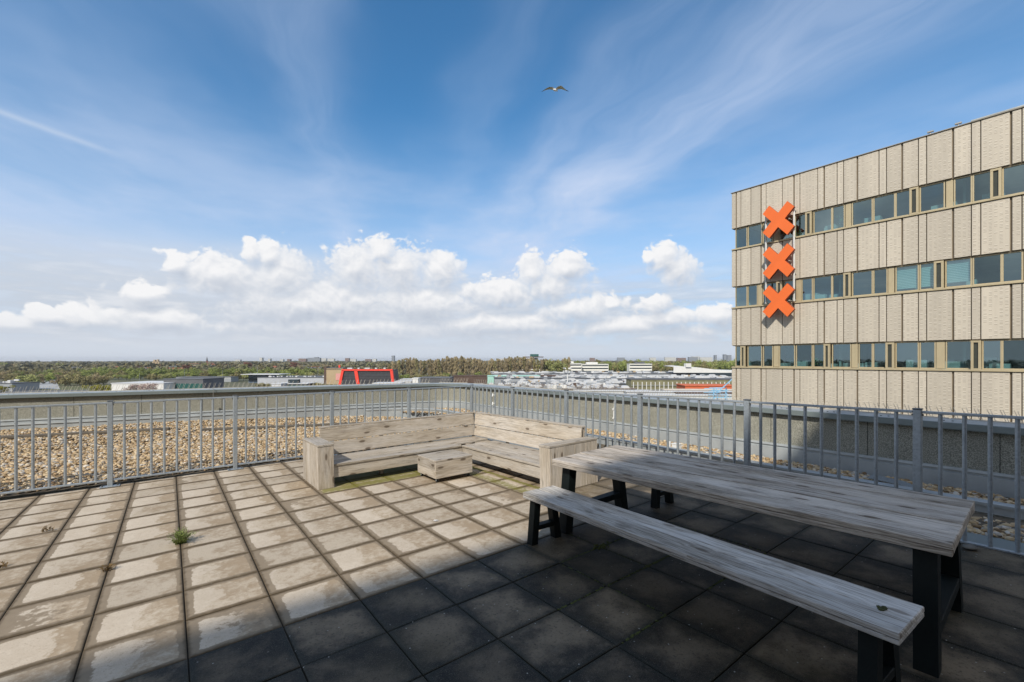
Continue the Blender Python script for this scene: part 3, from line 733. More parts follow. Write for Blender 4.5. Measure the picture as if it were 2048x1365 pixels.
# ================================================================== NEIGHBOURING OFFICE BUILDING (facade plane x = FX)
FX=27.4
def fy(px): return onx(px,FX)
ZC=depth(FX,fy(1466))
def rz(y): return hz(y,ZC)
def cladmat():
    m,t,p=material('beige_cladding'); o=t.obj(); s=t.sep(o); rnd=t.attr('rnd')
    # pressed dashes: columns every 17 cm, rows every 5.6 cm, some columns stronger
    colu=t.m('DIVIDE',s[1],.155); fc=t.m('FRACT',colu); cid=t.m('FLOOR',colu)
    wn=t.N('ShaderNodeTexWhiteNoise',noise_dimensions='1D'); t.put(wn.inputs['W'],cid); st=wn.outputs['Value']
    row=t.m('ADD',t.m('DIVIDE',s[2],.058),t.m('MULTIPLY',t.m('FLOOR',t.m('MULTIPLY',st,2.99)),.5)); fr=t.m('FRACT',row)
    wn2=t.N('ShaderNodeTexWhiteNoise',noise_dimensions='2D'); t.put(wn2.inputs['Vector'],t.comb(cid,t.m('FLOOR',row))); r2=wn2.outputs['Value']
    on=t.m('GREATER_THAN',r2,t.m('MULTIPLY_ADD',st,.55,.12))
    ina=t.m('MULTIPLY',t.m('GREATER_THAN',fc,.2),t.m('LESS_THAN',fc,.8))
    dark=t.m('MULTIPLY',t.m('MULTIPLY',ina,on),t.m('LESS_THAN',fr,.38)); lite=t.m('MULTIPLY',t.m('MULTIPLY',ina,on),t.m('GREATER_THAN',fr,.74))
    base=t.vm('SCALE',(.545,.49,.405),t.m('MULTIPLY_ADD',rnd,.16,.91)); base=t.vm('SCALE',base,t.m('MULTIPLY_ADD',t.noise(t.mapping(o,(1,2.2,.22)),1.3,5,.65),.42,.79))
    c=t.mix(t.m('MULTIPLY',dark,.62),base,(.24,.19,.135)); c=t.mix(t.m('MULTIPLY',lite,.55),c,(.80,.76,.68))
    t.put(p.inputs['Base Color'],c); p.inputs['Roughness'].default_value=.55; p.inputs['Metallic'].default_value=.1; return m
CLAD=cladmat()
SEAMD=plain('seam_bronze',(.22,.175,.12),.6,.2); FRAME=plain('champagne_frame',(.50,.42,.27),.45,.25,.06); 
ROOMW=plain('room_wall',(.58,.64,.62),.8,0,.15,.6); ROOMD=plain('room_floor',(.12,.13,.14),.8); BLIND=None
def glassmat(name,tint,refl):
    m,t,p=material(name); n=t.n; n.remove(p)
    tr=t.N('ShaderNodeBsdfTransparent'); tr.inputs[0].default_value=(*tint,1); gl=t.N('ShaderNodeBsdfGlossy'); gl.inputs['Roughness'].default_value=.015; gl.inputs[0].default_value=(.72,.95,1,1)
    fr=t.N('ShaderNodeFresnel'); fr.inputs[0].default_value=1.55; o=t.obj(); oi_=t.N('ShaderNodeObjectInfo').outputs['Random']; f=t.m('ADD',t.m('MULTIPLY',fr.outputs[0],1.1),t.m('MULTIPLY_ADD',oi_,refl,.09),clamp=True)
    bmp=t.bump(t.noise(o,.35,1,.5),.05,.1); t.put(gl.inputs['Normal'],bmp)
    mx=t.N('ShaderNodeMixShader'); t.put(mx.inputs[0],f); t.l.new(tr.outputs[0],mx.inputs[1]); t.l.new(gl.outputs[0],mx.inputs[2]); t.l.new(mx.outputs[0],n['Material Output'].inputs[0]); return m
GLASS=glassmat('window_glass',(.46,.66,.68),.16)
def blindmat():
    m,t,p=material('venetian_blind'); s=t.sep(t.obj()); f=t.m('FRACT',t.m('DIVIDE',s[2],.075)); c=t.mix(t.sstep(f,.1,.6),(.30,.42,.43),(.75,.82,.80)); t.put(p.inputs['Base Color'],c); p.inputs['Roughness'].default_value=.6; return m
BLIND=blindmat()
office=thing('office_building','beige panel-clad office building with ribbon windows standing right of the terrace','building')
Yc=fy(1463.); YE=-16.; XB=FX+15
rows=[(rz(459.),rz(499.)),(rz(575.),rz(615.5)),(rz(692.5),rz(733.5))]      # (head, foot)
ROOF=rz(387.)
storey=rows[1][0]-rows[2][0]
for k in range(3): rows.append((rows[-1][0]-storey,rows[-1][1]-storey))
seams=[1463.3,1472.3,1481.6,1501.7,1521.9,1531.9,1564.7,1587.8,1599.6,1635.3,1648.2,1674,1686.9,1714.6,1757.8,1772.8,1804.2,1836.6,1853.1,1906,1942.5,1961.4,2022.1,2043.9]
sy=[fy(p) for p in seams]; sy[0]=Yc
while sy[-1]>YE: sy.append(sy[-1]-random.choice((.45,.95,1.3,1.5,.45)))
tops=[ROOF]+[r[1]-.10 for r in rows]; bots=[r[0]+.03 for r in rows]+[GZ]
for (zt,zb) in zip(tops,bots):
    mb=MB()
    for k,(a,b) in enumerate(zip(sy[:-1],sy[1:])):
        g0=.016 if k%3!=1 else .034; g1=.016 if (k+1)%3!=1 else .034; a-=g0; b+=g1; w=a-b; mb.box((FX+.03,(a+b)/2,(zt+zb)/2),(.06,w,zt-zb),'z',.008)
    mb.build('cladding',CLAD,office)
mb=MB()                                                     # structural wall behind the cladding, between the windows
for (zt,zb) in zip(tops,bots): mb.box((FX+.16,(Yc+YE)/2-.02,(zt+zb)/2),(.18,Yc-YE-.06,zt-zb-.01))
mb.box((FX+.3+ (XB-FX-.3)/2,YE+.1,(ROOF+GZ)/2),(XB-FX-.3,.2,ROOF-GZ-.2)); mb.box((XB,(Yc+YE)/2,(ROOF+GZ)/2),(.2,Yc-YE,ROOF-GZ-.2)); mb.build('wall',SEAMD,office)
mb=MB(); n=0
for (zt,zb) in zip(tops,bots):                              # gable clad in the same panels
    for k in range(11): mb.box((FX+.7+k*1.36,Yc-.03,(zt+zb)/2),(1.32,.06,zt-zb),'z',.008)
mb.build('cladding',CLAD,office)
mb=MB()
for r in rows: mb.box((FX+7.6,Yc-.2,(r[0]+r[1])/2),(14.6,.1,r[0]-r[1]+.2))
mb.build('gable_window',plain('gable_glass',(.03,.05,.055),.08,0,.1),office)
mb=MB(); mb.box((FX+.16,(Yc+YE)/2,ROOF+.02),(.42,Yc-YE+.06,.04),'y',.006); mb.box((FX+7.7,(Yc+YE)/2,ROOF-.15),(14.8,Yc-YE-.3,.1)); 
mb.build('roof_edge',plain('roof_edge_metal',(.30,.27,.22),.5,.3),office)
mb=MB(); mb.box((FX+.16,(fy(1942)+YE)/2,ROOF+.075),(.40,fy(1942)-YE,.06),'y',.006); mb.build('roof_edge',FLASH,office)
# floors and ceilings seen through the glass
mb=MB()
for r in rows[:3]:
    mb.box((FX+3.3,(Yc+YE)/2-.3,r[0]+.12),(6.0,Yc-YE-.9,.06)); mb.box((FX+6.4,(Yc+YE)/2-.3,(r[0]+r[1])/2-.3),(.06,Yc-YE-.9,r[0]-r[1]+1.4))
    for yy in np.arange(Yc-.6,YE,-4.7): mb.box((FX+3.6,yy,(r[0]+r[1])/2-.3),(5.2,.08,r[0]-r[1]+.75))
mb.build('room_wall',ROOMW,office)
mb=MB()
for r in rows[:3]: mb.box((FX+3.3,(Yc+YE)/2-.3,r[1]-.85),(6.0,Yc-YE-.9,.06))
mb.build('room_floor',ROOMD,office)
DESK=plain('desk_white',(.55,.58,.56),.6); PLANTM=plain('office_plant',(.05,.16,.03),.7,0,.4,10.)
def fbars(mb,y0,y1,z0,z1,x,w,d):
    mb.box((x,(y0+y1)/2,z1-w/2),(d,y0-y1,w),'y',.004); mb.box((x,(y0+y1)/2,z0+w/2),(d,y0-y1,w),'y',.004)
    mb.box((x,y0-w/2,(z0+z1)/2),(d,w,z1-z0-2*w),'z',.004); mb.box((x,y1+w/2,(z0+z1)/2),(d,w,z1-z0-2*w),'z',.004)
def window(px0,px1,r,blind=False,yabs=None):
    y0,y1=(fy(px0),fy(px1)) if yabs is None else yabs; zt,zb=r[0]+.0,r[1]-.0
    mb=MB(); fbars(mb,y0+.028,y1-.028,zb,zt,FX+.13,.05,.07); o=mb.build('window',FRAME,office)
    g=MB(); g.quad([(FX+.14,y0+.0,zb+.02),(FX+.14,y1,zb+.02),(FX+.14,y1,zt-.02),(FX+.14,y0,zt-.02)][::-1]); g.build('pane',GLASS,o)
    if blind: 
        b=MB(); b.box((FX+.24,(y0+y1)/2,zt-.02-(zt-zb)*blind/2),(.02,y0-y1-.02,(zt-zb)*blind)); b.build('blind',BLIND,o)
    return o
def vent(px0,px1,r,yabs=None):
    y0,y1=(fy(px0),fy(px1)) if yabs is None else yabs; zt,zb=r[0],r[1]; mb=MB(); fbars(mb,y0+.05,y1-.05,zb-.04,zt-.02,FX+.02,.085,.17)
    o=mb.build('vent_window',FRAME,office); g=MB(); g.quad([(FX+.0,y0,zb),(FX+.0,y1,zb),(FX+.0,y1,zt-.06),(FX+.0,y0,zt-.06)][::-1]); g.build('pane',plain('vent_glass',(.05,.055,.045),.25) if 'vent_glass' not in bpy.data.materials else bpy.data.materials['vent_glass'],o)
def solid(px0,px1,r,yabs=None):
    y0,y1=(fy(px0),fy(px1)) if yabs is None else yabs; mb=MB(); mb.box((FX+.12,(y0+y1)/2,(r[0]+r[1])/2),(.05,y0-y1,r[0]-r[1]-.02),'z',.01); mb.build('infill_panel',FRAME,office)
top=[('w',1470,1492),('w',1495,1522),('w',1525.4,1543.6),('s',1545.6,1556),('w',1558,1585),('w',1589,1611),('v',1613,1621.5),('w',1626.5,1661.7),('w',1664,1687),('s',1689.5,1701),('w',1703.5,1743),('w',1746.6,1788),('w',1791,1820),('v',1822,1834.5),('w',1839.5,1887.5),('s',1891,1905.5),('w',1908.5,1942),('w',1946,1981),('v',1984,1999.6),('w',2005.5,2052),('w',2056,2100)]
mid=[('w',1470,1492),('w',1494.6,1512.8),('s',1514.3,1523),('w',1525,1553),('v',1555,1562.6),('w',1567,1587.5),('s',1590.5,1600.7),('w',1602.5,1623),('w',1626.5,1661.7),('w',1664,1687),('v',1689.5,1699),('w',1704,1743),('w',1746.4,1772.7),('s',1775,1787.5),('b',1791,1835.5),('b',1839.5,1869),('v',1871,1884.6),('b',1891,1941.5),('w',1946,2001.6),('w',2005,2044),('s',2047,2060),('w',2064,2100)]
low=[('w',1470,1482),('v',1483,1489),('w',1494.4,1521.6),('w',1525.4,1543.6),('s',1545.6,1556),('w',1557.7,1587.5),('w',1591.4,1622.7),('w',1626,1647.6),('v',1650,1658),('w',1663.7,1700),('s',1702,1714.3),('w',1717,1743),('w',1746,1772),('v',1774,1786),('w',1791,1835.5),('w',1839.5,1869),('s',1871.5,1889),('w',1892,1942),('v',1945,1959),('w',1965,2001.6),('w',2004.8,2052),('w',2056,2100)]
for row,r in ((top,rows[0]),(mid,rows[1]),(low,rows[2])):
    for kd,a,b in row:
        if kd=='w': window(a,b,r)
        elif kd=='b': window(a,b,r,.86 if a<1880 else .8)
        elif kd=='v': vent(a,b,r)
        else: solid(a,b,r)
    y=fy(2104)
    while y>YE+2:
        w=random.choice((1.3,1.6,1.0)); window(0,0,r,yabs=(y,y-w)); y-=w+.08
        if random.random()<.4: solid(0,0,r,yabs=(y,y-.45)); y-=.53
for r in rows[3:]:                                          # storeys below the parapet line
    y=Yc-.25
    while y>YE+2:
        window(0,0,r,yabs=(y,y-2.4)); y-=2.5
mb=MB()
for r in rows: 
    mb.box((FX+.05,(Yc+YE)/2,r[1]-.045),(.22,Yc-YE-.04,.085),'y',.01)
mb.build('sill',FRAME,office)
mb=MB()
for r in rows: mb.box((FX+.10,(Yc+YE)/2,r[0]+.012),(.08,Yc-YE-.1,.03),'y',.004)
mb.build('window_head',SEAMD,office)
for k in range(46):
    mb=MB(); ri=rows[k%3]; y=random.uniform(2.,Yc-1.2); h=random.uniform(.25,.6); mb.box((FX+random.uniform(.7,1.6),y,ri[1]+h/2-.05),(.5,random.uniform(.3,.9),h)); mb.build('desk',DESK,office)
mb=MB()
for (px,r) in ((1625,rows[2]),(1588,rows[0]),(1573,rows[0]),(1675,rows[0]),(1640,rows[2])):
    c=Vector((FX+.55,fy(px),r[1]+.25))
    for k in range(40):
        d=Vector((random.gauss(0,.12),random.gauss(0,.14),random.gauss(.05,.14))); e=Vector((random.gauss(0,.05),random.gauss(0,.06),random.gauss(0,.05))); f_=Vector((random.gauss(0,.04),random.gauss(0,.05),random.gauss(0,.05))); mb.quad([c+d,c+d+e,c+d+e+f_,c+d+f_])
mb.build('potted_plant',PLANTM,office)
# mounting rods and crosses
XS=FX-.5
RODM=plain('painted_rod',(.62,.62,.60),.4,.3)
for px in (1532.,1588.):
    y=onx(px,FX-.27); mb=MB(); mb.tube((FX-.27,y,rz(615)),(FX-.27,y,rz(452)),.055,8) 
    for z in (rz(452),rz(500),rz(565),rz(613)): mb.tube((FX-.27,y,z),(FX+.02,y,z),.03,6)
    mb.build('mounting_rod',RODM,office)
ORANGE=plain('orange_sign_paint',(.80,.155,.028),.45,0,.05,1.); ORED=plain('sign_edge_paint',(.35,.045,.01),.5)
pc=onx(1557.5,XS); Zs=depth(XS,pc)
def cross(yc_px,label):
    zc=hz(yc_px,Zs); cr=thing('orange_cross',label,'sign',(XS,pc,zc),group='three orange crosses on the office facade')
    hw=abs(onx(1526.3,XS)-onx(1589.3,XS))/2; hh=(66./F*Zs)/2; aw=.36                          # reach and half width of the arms
    ang=math.radians(45); L=None
    pts=[]; R_=math.hypot(hw,hh)
    a=hw-.0; w=.30*hw*1.15
    # outline of an X with square-cut arms in the (y,z) plane
    arm=R_*.93; hwid=.225*R_*1.12
    base=[(arm,-hwid),(arm,hwid),(hwid,hwid)]
    out=[]
    for q in range(4):
        c_,s_=math.cos(q*math.pi/2+ang),math.sin(q*math.pi/2+ang)
        for (u,v) in base: out.append((u*c_-v*s_,u*s_+v*c_))
    sxx=hw/max(abs(p[0]) for p in out); szz=hh/max(abs(p[1]) for p in out); out=[(p[0]*sxx,p[1]*szz) for p in out]
    d=.20; mb=MB(); 
    mb.quad([(-d/2,-y,z) for y,z in out]); mb.quad([(d/2,-y,z) for y,z in out][::-1]); mb.build('face',ORANGE,cr)
    mb=MB()
    for k in range(len(out)):
        (y0,z0),(y1,z1)=out[k],out[(k+1)%len(out)]; mb.quad([(-d/2+.002,-y0,z0),(d/2-.002,-y0,z0),(d/2-.002,-y1,z1),(-d/2+.002,-y1,z1)])
    mb.build('return_edge',ORED,cr)
    mb=MB()
    for sy_ in(-.6,.6): mb.tube((d/2,sy_*hw,0),(d/2+.3,sy_*hw,0),.03,6)
    mb.build('bracket',RODM,cr)
cross(441.,'topmost of the three orange crosses, across the top window row'); cross(524.,'middle orange cross on the blank beige cladding'); cross(602.5,'lowest orange cross, across the middle window row')
mb=MB()
for px in (1859,1915):
    y=fy(px); mb.tube((FX+.2,y,ROOF+.03),(FX+.2,y,ROOF+.2),.02,6); mb.box((FX+.2,y,ROOF+.22),(.12,.22,.07),'y',.01)
mb.build('roof_sensor',STEEL,office)

# ================================================================== TALL WING BEHIND THE CAMERA (its shadow lies over the near half of the terrace)
SD=Vector((1.,.56,-.955))                                  # travel of the sunlight
def shade_edge(x): return 3.52-.066*x
wing=thing('roof_wing','tall brick wing of the same building behind the terrace, out of view','building')
tt=19.; ez=18.15
E0=Vector((-3.,shade_edge(-3.),fz(-3,shade_edge(-3.)))); E1=Vector((9.,shade_edge(9.),fz(9,shade_edge(9.))))
P0=E0-SD*tt; P1=E1-SD*tt; dr=(P1-P0); dr.z=0; dr.normalize(); zt=(P0.z+P1.z)/2
A0_=P0-dr*22; A1_=P1+dr*10; nb_=Vector((dr.y,-dr.x,0))                  # away from the terrace
mb=MB(); q=[A0_,A1_,A1_+nb_*14,A0_+nb_*14]; lo=[(v.x,v.y,GZ) for v in q]; hi=[(v.x,v.y,zt) for v in q]
mb.quad(hi); 
for k in range(4): mb.quad([lo[k],lo[(k+1)%4],hi[(k+1)%4],hi[k]])
mb.build('wall',plain('brick_wall',(.28,.17,.12),.9,0,.25,.8),wing)
mb=MB()
for fl_ in range(10):
    for k in range(16):
        c=A0_+dr*(2+k*2.6); mb.bar((c.x-nb_.x*.03,c.y-nb_.y*.03,zt-2.-fl_*3.4),(c.x-nb_.x*.03+dr.x*1.5,c.y-nb_.y*.03+dr.y*1.5,zt-2.-fl_*3.4),.12,1.5)
mb.build('window',plain('wing_glass',(.04,.05,.06),.1),wing)

# ================================================================== GULL
gull=thing('gull','gull gliding with bent wings high in the blue sky','bird')
gc=at(1111,22.,hz(179,22.)); gull.location=gc; gull.rotation_euler=(0,0,-TH)
BW=plain('gull_white',(.85,.83,.80),.7); BG=plain('gull_grey',(.70,.68,.65),.7); BB=plain('gull_black',(.03,.03,.035),.6)
def loft(mb,secs,n=10):
    rings=[]
    for (c,ax,rx,rz_) in secs:
        i=len(mb.v); rings.append(i)
        for k in range(n):
            t=2*math.pi*k/n; mb.v.append((c[0]+rx*math.cos(t),c[1]+ax*math.cos(t)*0,c[2]+rz_*math.sin(t))); mb.c.append(.5)
    for a,b in zip(rings[:-1],rings[1:]):
        for k in range(n): mb.f.append((a+k,a+(k+1)%n,b+(k+1)%n,b+k))
    mb.f.append(tuple(range(rings[0]+n-1,rings[0]-1,-1))); mb.f.append(tuple(range(rings[-1],rings[-1]+n)))
# body runs from tail (back, up right) to head (towards the camera, low left)
ax0=Vector((.10,.22,.07)); ax1=Vector((-.13,-.20,-.13))
mb=MB(); mb.uv=[]
secs=[(0,.012,.006),(.08,.045,.02),(.25,.06,.05),(.5,.065,.065),(.7,.055,.055),(.8,.036,.038),(.88,.038,.038),(.95,.025,.026),(1.,.010,.010)]
loft(mb,[(tuple(ax0.lerp(ax1,t)),0,rx,rz_) for t,rx,rz_ in secs]); mb.build('body',BW,gull,smooth=True)
mb=MB(); loft(mb,[(tuple(ax0.lerp(ax1,1.)),0,.009,.009),(tuple(ax0.lerp(ax1,1.1)),0,.003,.003)],6); mb.build('beak',plain('beak_yellow',(.5,.35,.05),.6),gull)
def wing_mesh(pts,mat,name,thick=.008):
    mb=MB(); n=len(pts)
    up=[(a[0],a[1],a[2]+thick) for a,_ in pts]; 
    for k in range(n-1):
        (a0,b0),(a1,b1)=pts[k],pts[k+1]
        a0,b0,a1,b1=map(Vector,(a0,b0,a1,b1)); m0=(a0+b0)/2+Vector((0,0,thick*1.6)); m1=(a1+b1)/2+Vector((0,0,thick*1.6))
        mb.quad([a0,a1,m1,m0]); mb.quad([m0,m1,b1,b0]); mb.quad([a1,a0,b0,b1])
    return mb.build(name,mat,gull,smooth=False)
L_=[((-.03,-.06,.0),(-.01,.12,.0)),((-.15,-.10,.045),(-.14,.10,.035)),((-.30,-.12,.04),(-.30,.06,.03)),((-.45,-.06,.0),(-.46,.06,-.005)),((-.56,.02,-.035),(-.57,.08,-.038))]
Rr=[((.01,-.06,.02),(.03,.12,.02)),((.13,-.12,.07),(.14,.10,.05)),((.26,-.14,.085),(.27,.06,.05)),((.40,-.06,.02),(.42,.06,.0)),((.50,.0,-.03),(.52,.07,-.035))]
wing_mesh(L_,BG,'wing'); wing_mesh(Rr,BW,'wing')
wing_mesh([L_[-1],((-.64,.09,-.06),(-.65,.11,-.061))],BB,'wing_tip'); wing_mesh([Rr[-1],((.62,.06,-.05),(.63,.09,-.051))],BB,'wing_tip')
mb=MB(); mb.quad([tuple(ax0+Vector((-.02,0,0))),tuple(ax0+Vector((.02,0,0))),tuple(ax0+Vector((.05,.1,.03))),tuple(ax0+Vector((-.03,.1,.02)))]); mb.build('tail',BW,gull)
gull.scale=(1.05,1.05,1.05)

# ================================================================== LAND
def landmat():
    m,t,p=material('land'); o=t.obj(); n=t.noise(o,.012,6,.6); n2=t.noise(o,.0025,3,.5)
    c=t.ramp(n,[(.3,(.06,.06,.028)),(.45,(.10,.11,.04)),(.56,(.13,.12,.07)),(.7,(.16,.15,.12))]); c=t.mix(t.sstep(n2,.45,.6),c,(.075,.08,.04)); t.put(p.inputs['Base Color'],c); p.inputs['Roughness'].default_value=.95; return m
mb=MB(); mb.quad([(-9000,-9000,GZ),(9000,-9000,GZ),(9000,9000,GZ),(-9000,9000,GZ)]); tag(mb.build('ground',landmat()),kind='structure')
ASPH=plain('asphalt',(.13,.13,.135),.9,0,.15,.1); ROADL=plain('concrete_road',(.36,.37,.38),.9,0,.1,.1)
def patch(name,pts,mat,z):                                   # pts = (px, py) on the ground
    mb=MB(); q=[]
    for px,py in pts:
        Z=(H-GZ)*F/(py-CY); q.append(tuple(at(px,Z,GZ+z)))
    mb.quad(q); return tag(mb.build(name,mat),kind='structure')
patch('road',[(60,778),(120,779),(112,762),(84,762)],ROADL,.05); patch('road',[(84,761.8),(112,761.8),(128,752),(118,752)],ROADL,.05)
patch('road',[(140,757),(158,757),(146,747),(138,747)],ROADL,.05); patch('road',[(-200,800),(900,800),(780,778),(-100,782)],ASPH,.04)
patch('yard',[(820,800),(2200,860),(1900,772),(930,760)],ASPH,.06)

WALLW=plain('white_render',(.68,.68,.66),.8,0,.06,.1); WALLG=plain('grey_cladding',(.30,.32,.34),.7,0,.08,.1); WALLB=plain('sand_brick',(.42,.32,.20),.85,0,.1,.1)
BRICK=plain('red_brick',(.22,.09,.06),.9,0,.15,.2); DARKB=plain('dark_brick',(.10,.065,.05),.9,0,.15,.2); GLD=plain('dark_glazing',(.035,.05,.06),.15,0,.1,.2); GLG=plain('green_glazing',(.03,.10,.09),.15,0,.1,.2)
RFG=plain('grey_roofing',(.115,.12,.13),.85,0,.2,.08); RFL=plain('light_roofing',(.55,.56,.57),.8,0,.1,.08); RED=plain('red_frame',(.78,.055,.03),.5,0,.04,.1); BLK=plain('black_louvre',(.035,.035,.04),.5,0,.3,.5)
ORF=plain('orange_roofing',(.55,.13,.05),.8,0,.15,.2); MINT=plain('mint_roofing',(.34,.58,.50),.7); TILE=plain('tile_roof',(.24,.09,.05),.85,0,.2,.2); BLUE=plain('blue_paint',(.25,.50,.72),.5,0,.2,.4)
STRIPB=plain('ribbed_blue_cladding',(.10,.14,.19),.6,.1,.15,.4)
def blk(name,label,px0,px1,ytop,Z,dep,wall,roof,rows=0,cols=1,win=GLD,rot=0,group=None,cat='building',frac=.5,parapet_h=.5,zb=None,r0=0.):
    zb=GZ if zb is None else zb
    w=(px1-px0)/F*Z; h=hz(ytop,Z)-zb; c=at((px0+px1)/2,Z,zb)
    t=thing(name,label,cat,c,(0,0,-TH+R(rot)),group)
    m=MB(); m.box((0,dep/2,h/2),(w,dep,h),'x'); m.build('wall',wall,t)
    m=MB(); m.box((0,dep/2,h+parapet_h/2),(w+.6,dep+.6,parapet_h),'x'); m.build('roof',roof,t)
    for i in range(rows):
        hh=(h-r0)/rows; z=r0+hh*(i+.52)
        for k in range(cols):
            ww=w/cols; x=-w/2+ww*(k+.5); m=MB(); m.box((x,-.06,z),(ww*(.9 if cols>1 else .97),.16,hh*frac),'x'); m.build('window',win,t)
    return t,w,h
# --- left side
t,w,h=blk('grey_shed','long flat-roofed grey shed with rooftop units at the far left edge',-60,24,768,310,18,WALLG,RFG,1,1,GLD,frac=.2)
m=MB(); m.box((w/2-4,3,h+1.3),(2.2,3,2.2),'x',.1); m.box((w/2-11,5,h+.9),(1.2,1.2,1.2)); m.box((w/2-1,4,h+2.4),(3.4,1.,1.2)); m.box((w/2-9,5,h+.9),(1.2,1.2,1.2)); m.build('rooftop_unit',RFL,t)
t,w,h=blk('white_warehouse','low white warehouse directly beyond the left parapet behind the blossom tree',223,327,768,290,30,WALLW,RFL)
t,w,h=blk('showroom','grey-roofed showroom with dark green glazing beyond the left parapet',327,406,759.5,300,22,RFG,RFG,0)
m=MB(); m.box((0,-.1,3.6),(w*.97,.2,4.6)); m.build('window',GLG,t)
t,w,h=blk('long_office','long two-storey office with a light window band in front of the green trees',352,462,755,440,12,WALLG,RFG,1,14,RFL,frac=.28,r0=3.)
t,w,h=blk('blue_hall','dark blue ribbed hall with a wide flat canopy roof',497,535,751,420,16,STRIPB,RFG,1,1,GLD,frac=.4)
m=MB(); m.box((w*.35,3,h+1.),(w*2.0,22,.5)); m.build('canopy',RFL,t)
t,w,h=blk('grey_hall','long pale grey hall with small roof vents',515,655,756,405,40,plain('pale_cladding',(.42,.44,.48),.7,.1,.12,.05),RFG)
for k in range(22):
    m=MB(); m.box((random.uniform(-w/2+2,w/2-2),random.uniform(1,10),h+1.),(random.uniform(.8,2),1.5,random.uniform(.6,1.4))); m.build('roof_vent',RFL,t)
t,w,h=blk('black_office','small office with dark vertical slat front beyond the parapet',557,615,768.5,320,14,BLK,RFL,1,16,GLG,frac=.6)
m=MB(); m.box((-w*.05,4,h+1.8),(7.,4,2.8)); m.build('rooftop_unit',GLD,t); 
blk('grey_annex','light grey annex left of the small slatted office',543,562,769,312,20,RFL,RFL)
t,w,h=blk('concrete_tower','pale office block with dark stair slab left of the red framed building',652,686,737,400,14,WALLB,RFG,1,8,GLD,frac=.16,r0=12.)
m=MB(); m.box((-w/2-.8,4,h/2+.8),(2.2,8,h+1.6)); m.build('stair_slab',DARKB,t)
m=MB(); m.box((w*.28,-.12,h*.46),(w*.4,.3,h*.42)); m.build('sign_panel',plain('faded_pink',(.62,.30,.28),.8),t)
m=MB(); m.box((w*.25,2,h+1.6),(1.4,1.4,2.6)); m.build('rooftop_sign',RED,t)
# red framed building, leaning frame
Zr=330.; redb=thing('red_framed_building','black louvred building in a bright red leaning frame beyond the parapet','building',at(733,Zr,GZ),(0,0,-TH))
ht=hz(739.5,Zr)-GZ
def xr(px): return (px-733)/F*Zr
b0,b1,t0,t1=xr(676.5),xr(789),xr(683),xr(785); mi,mt=xr(716),xr(711.5)
zbase=hz(772,Zr)-GZ
def prism(mb,lo,hi,y0,y1,z0,z1):
    a=[(lo[0],y0,z0),(lo[1],y0,z0),(lo[1],y1,z0),(lo[0],y1,z0)]; b=[(hi[0],y0,z1),(hi[1],y0,z1),(hi[1],y1,z1),(hi[0],y1,z1)]
    mb.quad(a[::-1]); mb.quad(b)
    for k in range(4): k2=(k+1)%4; mb.quad([a[k],a[k2],b[k2],b[k]])
k_=(0-zbase)/(ht-zbase)
def low(b,t): return b+(t-b)*k_
m=MB(); prism(m,(low(b0,t0)+.6,low(b1,t1)-.6),(t0+.6,t1-.6),.5,18,0,ht-.8); m.build('louvre_wall',BLK,redb)
for (b_,t_,wd) in ((b0,t0,1.8),(mi-.9,mt-1.2,2.4),(b1-1.8,t1-1.8,1.8)):
    m=MB(); prism(m,(low(b_,t_),low(b_,t_)+wd),(t_,t_+wd),-.3,2.,0,ht-.6); m.build('frame_leg',RED,redb)
m=MB(); m.box(((t0+t1)/2,.35,ht-.35),(t1-t0,1.3,1.2)); m.build('frame_beam',RED,redb); m=MB(); m.box(((t0+t1)/2,9.6,ht-.55),(t1-t0-1,17,.5)); m.build('roof',RFG,redb)
for k in range(5):
    m=MB(); m.box((t0+5+k*6.5,4,ht+.8),(random.uniform(1,4),2,.9)); m.build('rooftop_unit',RFL,redb)
m=MB()
for k in range(5): m.box(((t0+t1)/2,.42,2+k*(ht-4)/5),(t1-t0-3,.12,.25))
m.build('louvre_rail',plain('louvre_grey',(.09,.09,.10),.5),redb)
# white tent and curved roof right of it
t,w,h=blk('white_kiosk','small white box building right of the red framed building',825,836,758,300,8,WALLW,WALLW)
blk('corrugated_hall','low hall with a dark corrugated roof behind the corner of the parapet',836,900,757,330,20,plain('corrugated_dark',(.10,.10,.105),.6,.2,.3,.7),RFG)
for k,(a,b,y,Z) in enumerate(((790,822,764,320),(800,826,760,360),(745,800,768,290))): blk('low_shed','low pale shed roofs between the red framed building and the parapet corner',a,b,y,Z,14,RFL,RFL,group='low sheds beyond the parapet corner')
# apartments and houses
for k,(a,b,y) in enumerate(((358,374,730.5),(377,398,728),(399,407,732))): blk('apartment_block','sand brick apartment block with four rows of windows above the left trees',a,b,y,1000,14,WALLB,TILE,4,5,GLD,rot=8*k-6,group='sand brick apartment blocks left')
for k,(a,b,y) in enumerate(((426,438,730.5),(439,449,729.5),(450,461,730.5))): blk('apartment_block','small sand brick apartment block in the row right of the larger one',a,b,y,1100,14,WALLB,TILE,3,4,GLD,rot=5,group='row of small sand brick blocks')
def house(px,Z,wd,group,label,body,roofm):
    c=at(px,Z,GZ); t=thing('house',label,'house',c,(0,0,-TH+random.uniform(-.6,.6)),group); hh=5.5
    m=MB(); m.box((0,0,hh/2),(wd,8,hh)); m.build('wall',body,t)
    m=MB(); a=wd/2+.3; m.quad([(-a,-4.3,hh),(a,-4.3,hh),(a,0,hh+3.6),(-a,0,hh+3.6)]); m.quad([(a,4.3,hh),(-a,4.3,hh),(-a,0,hh+3.6),(a,0,hh+3.6)]); m.quad([(-a,-4.3,hh),(-a,0,hh+3.6),(-a,4.3,hh)]); m.quad([(a,-4.3,hh),(a,4.3,hh),(a,0,hh+3.6)]); m.build('roof',roofm,t)
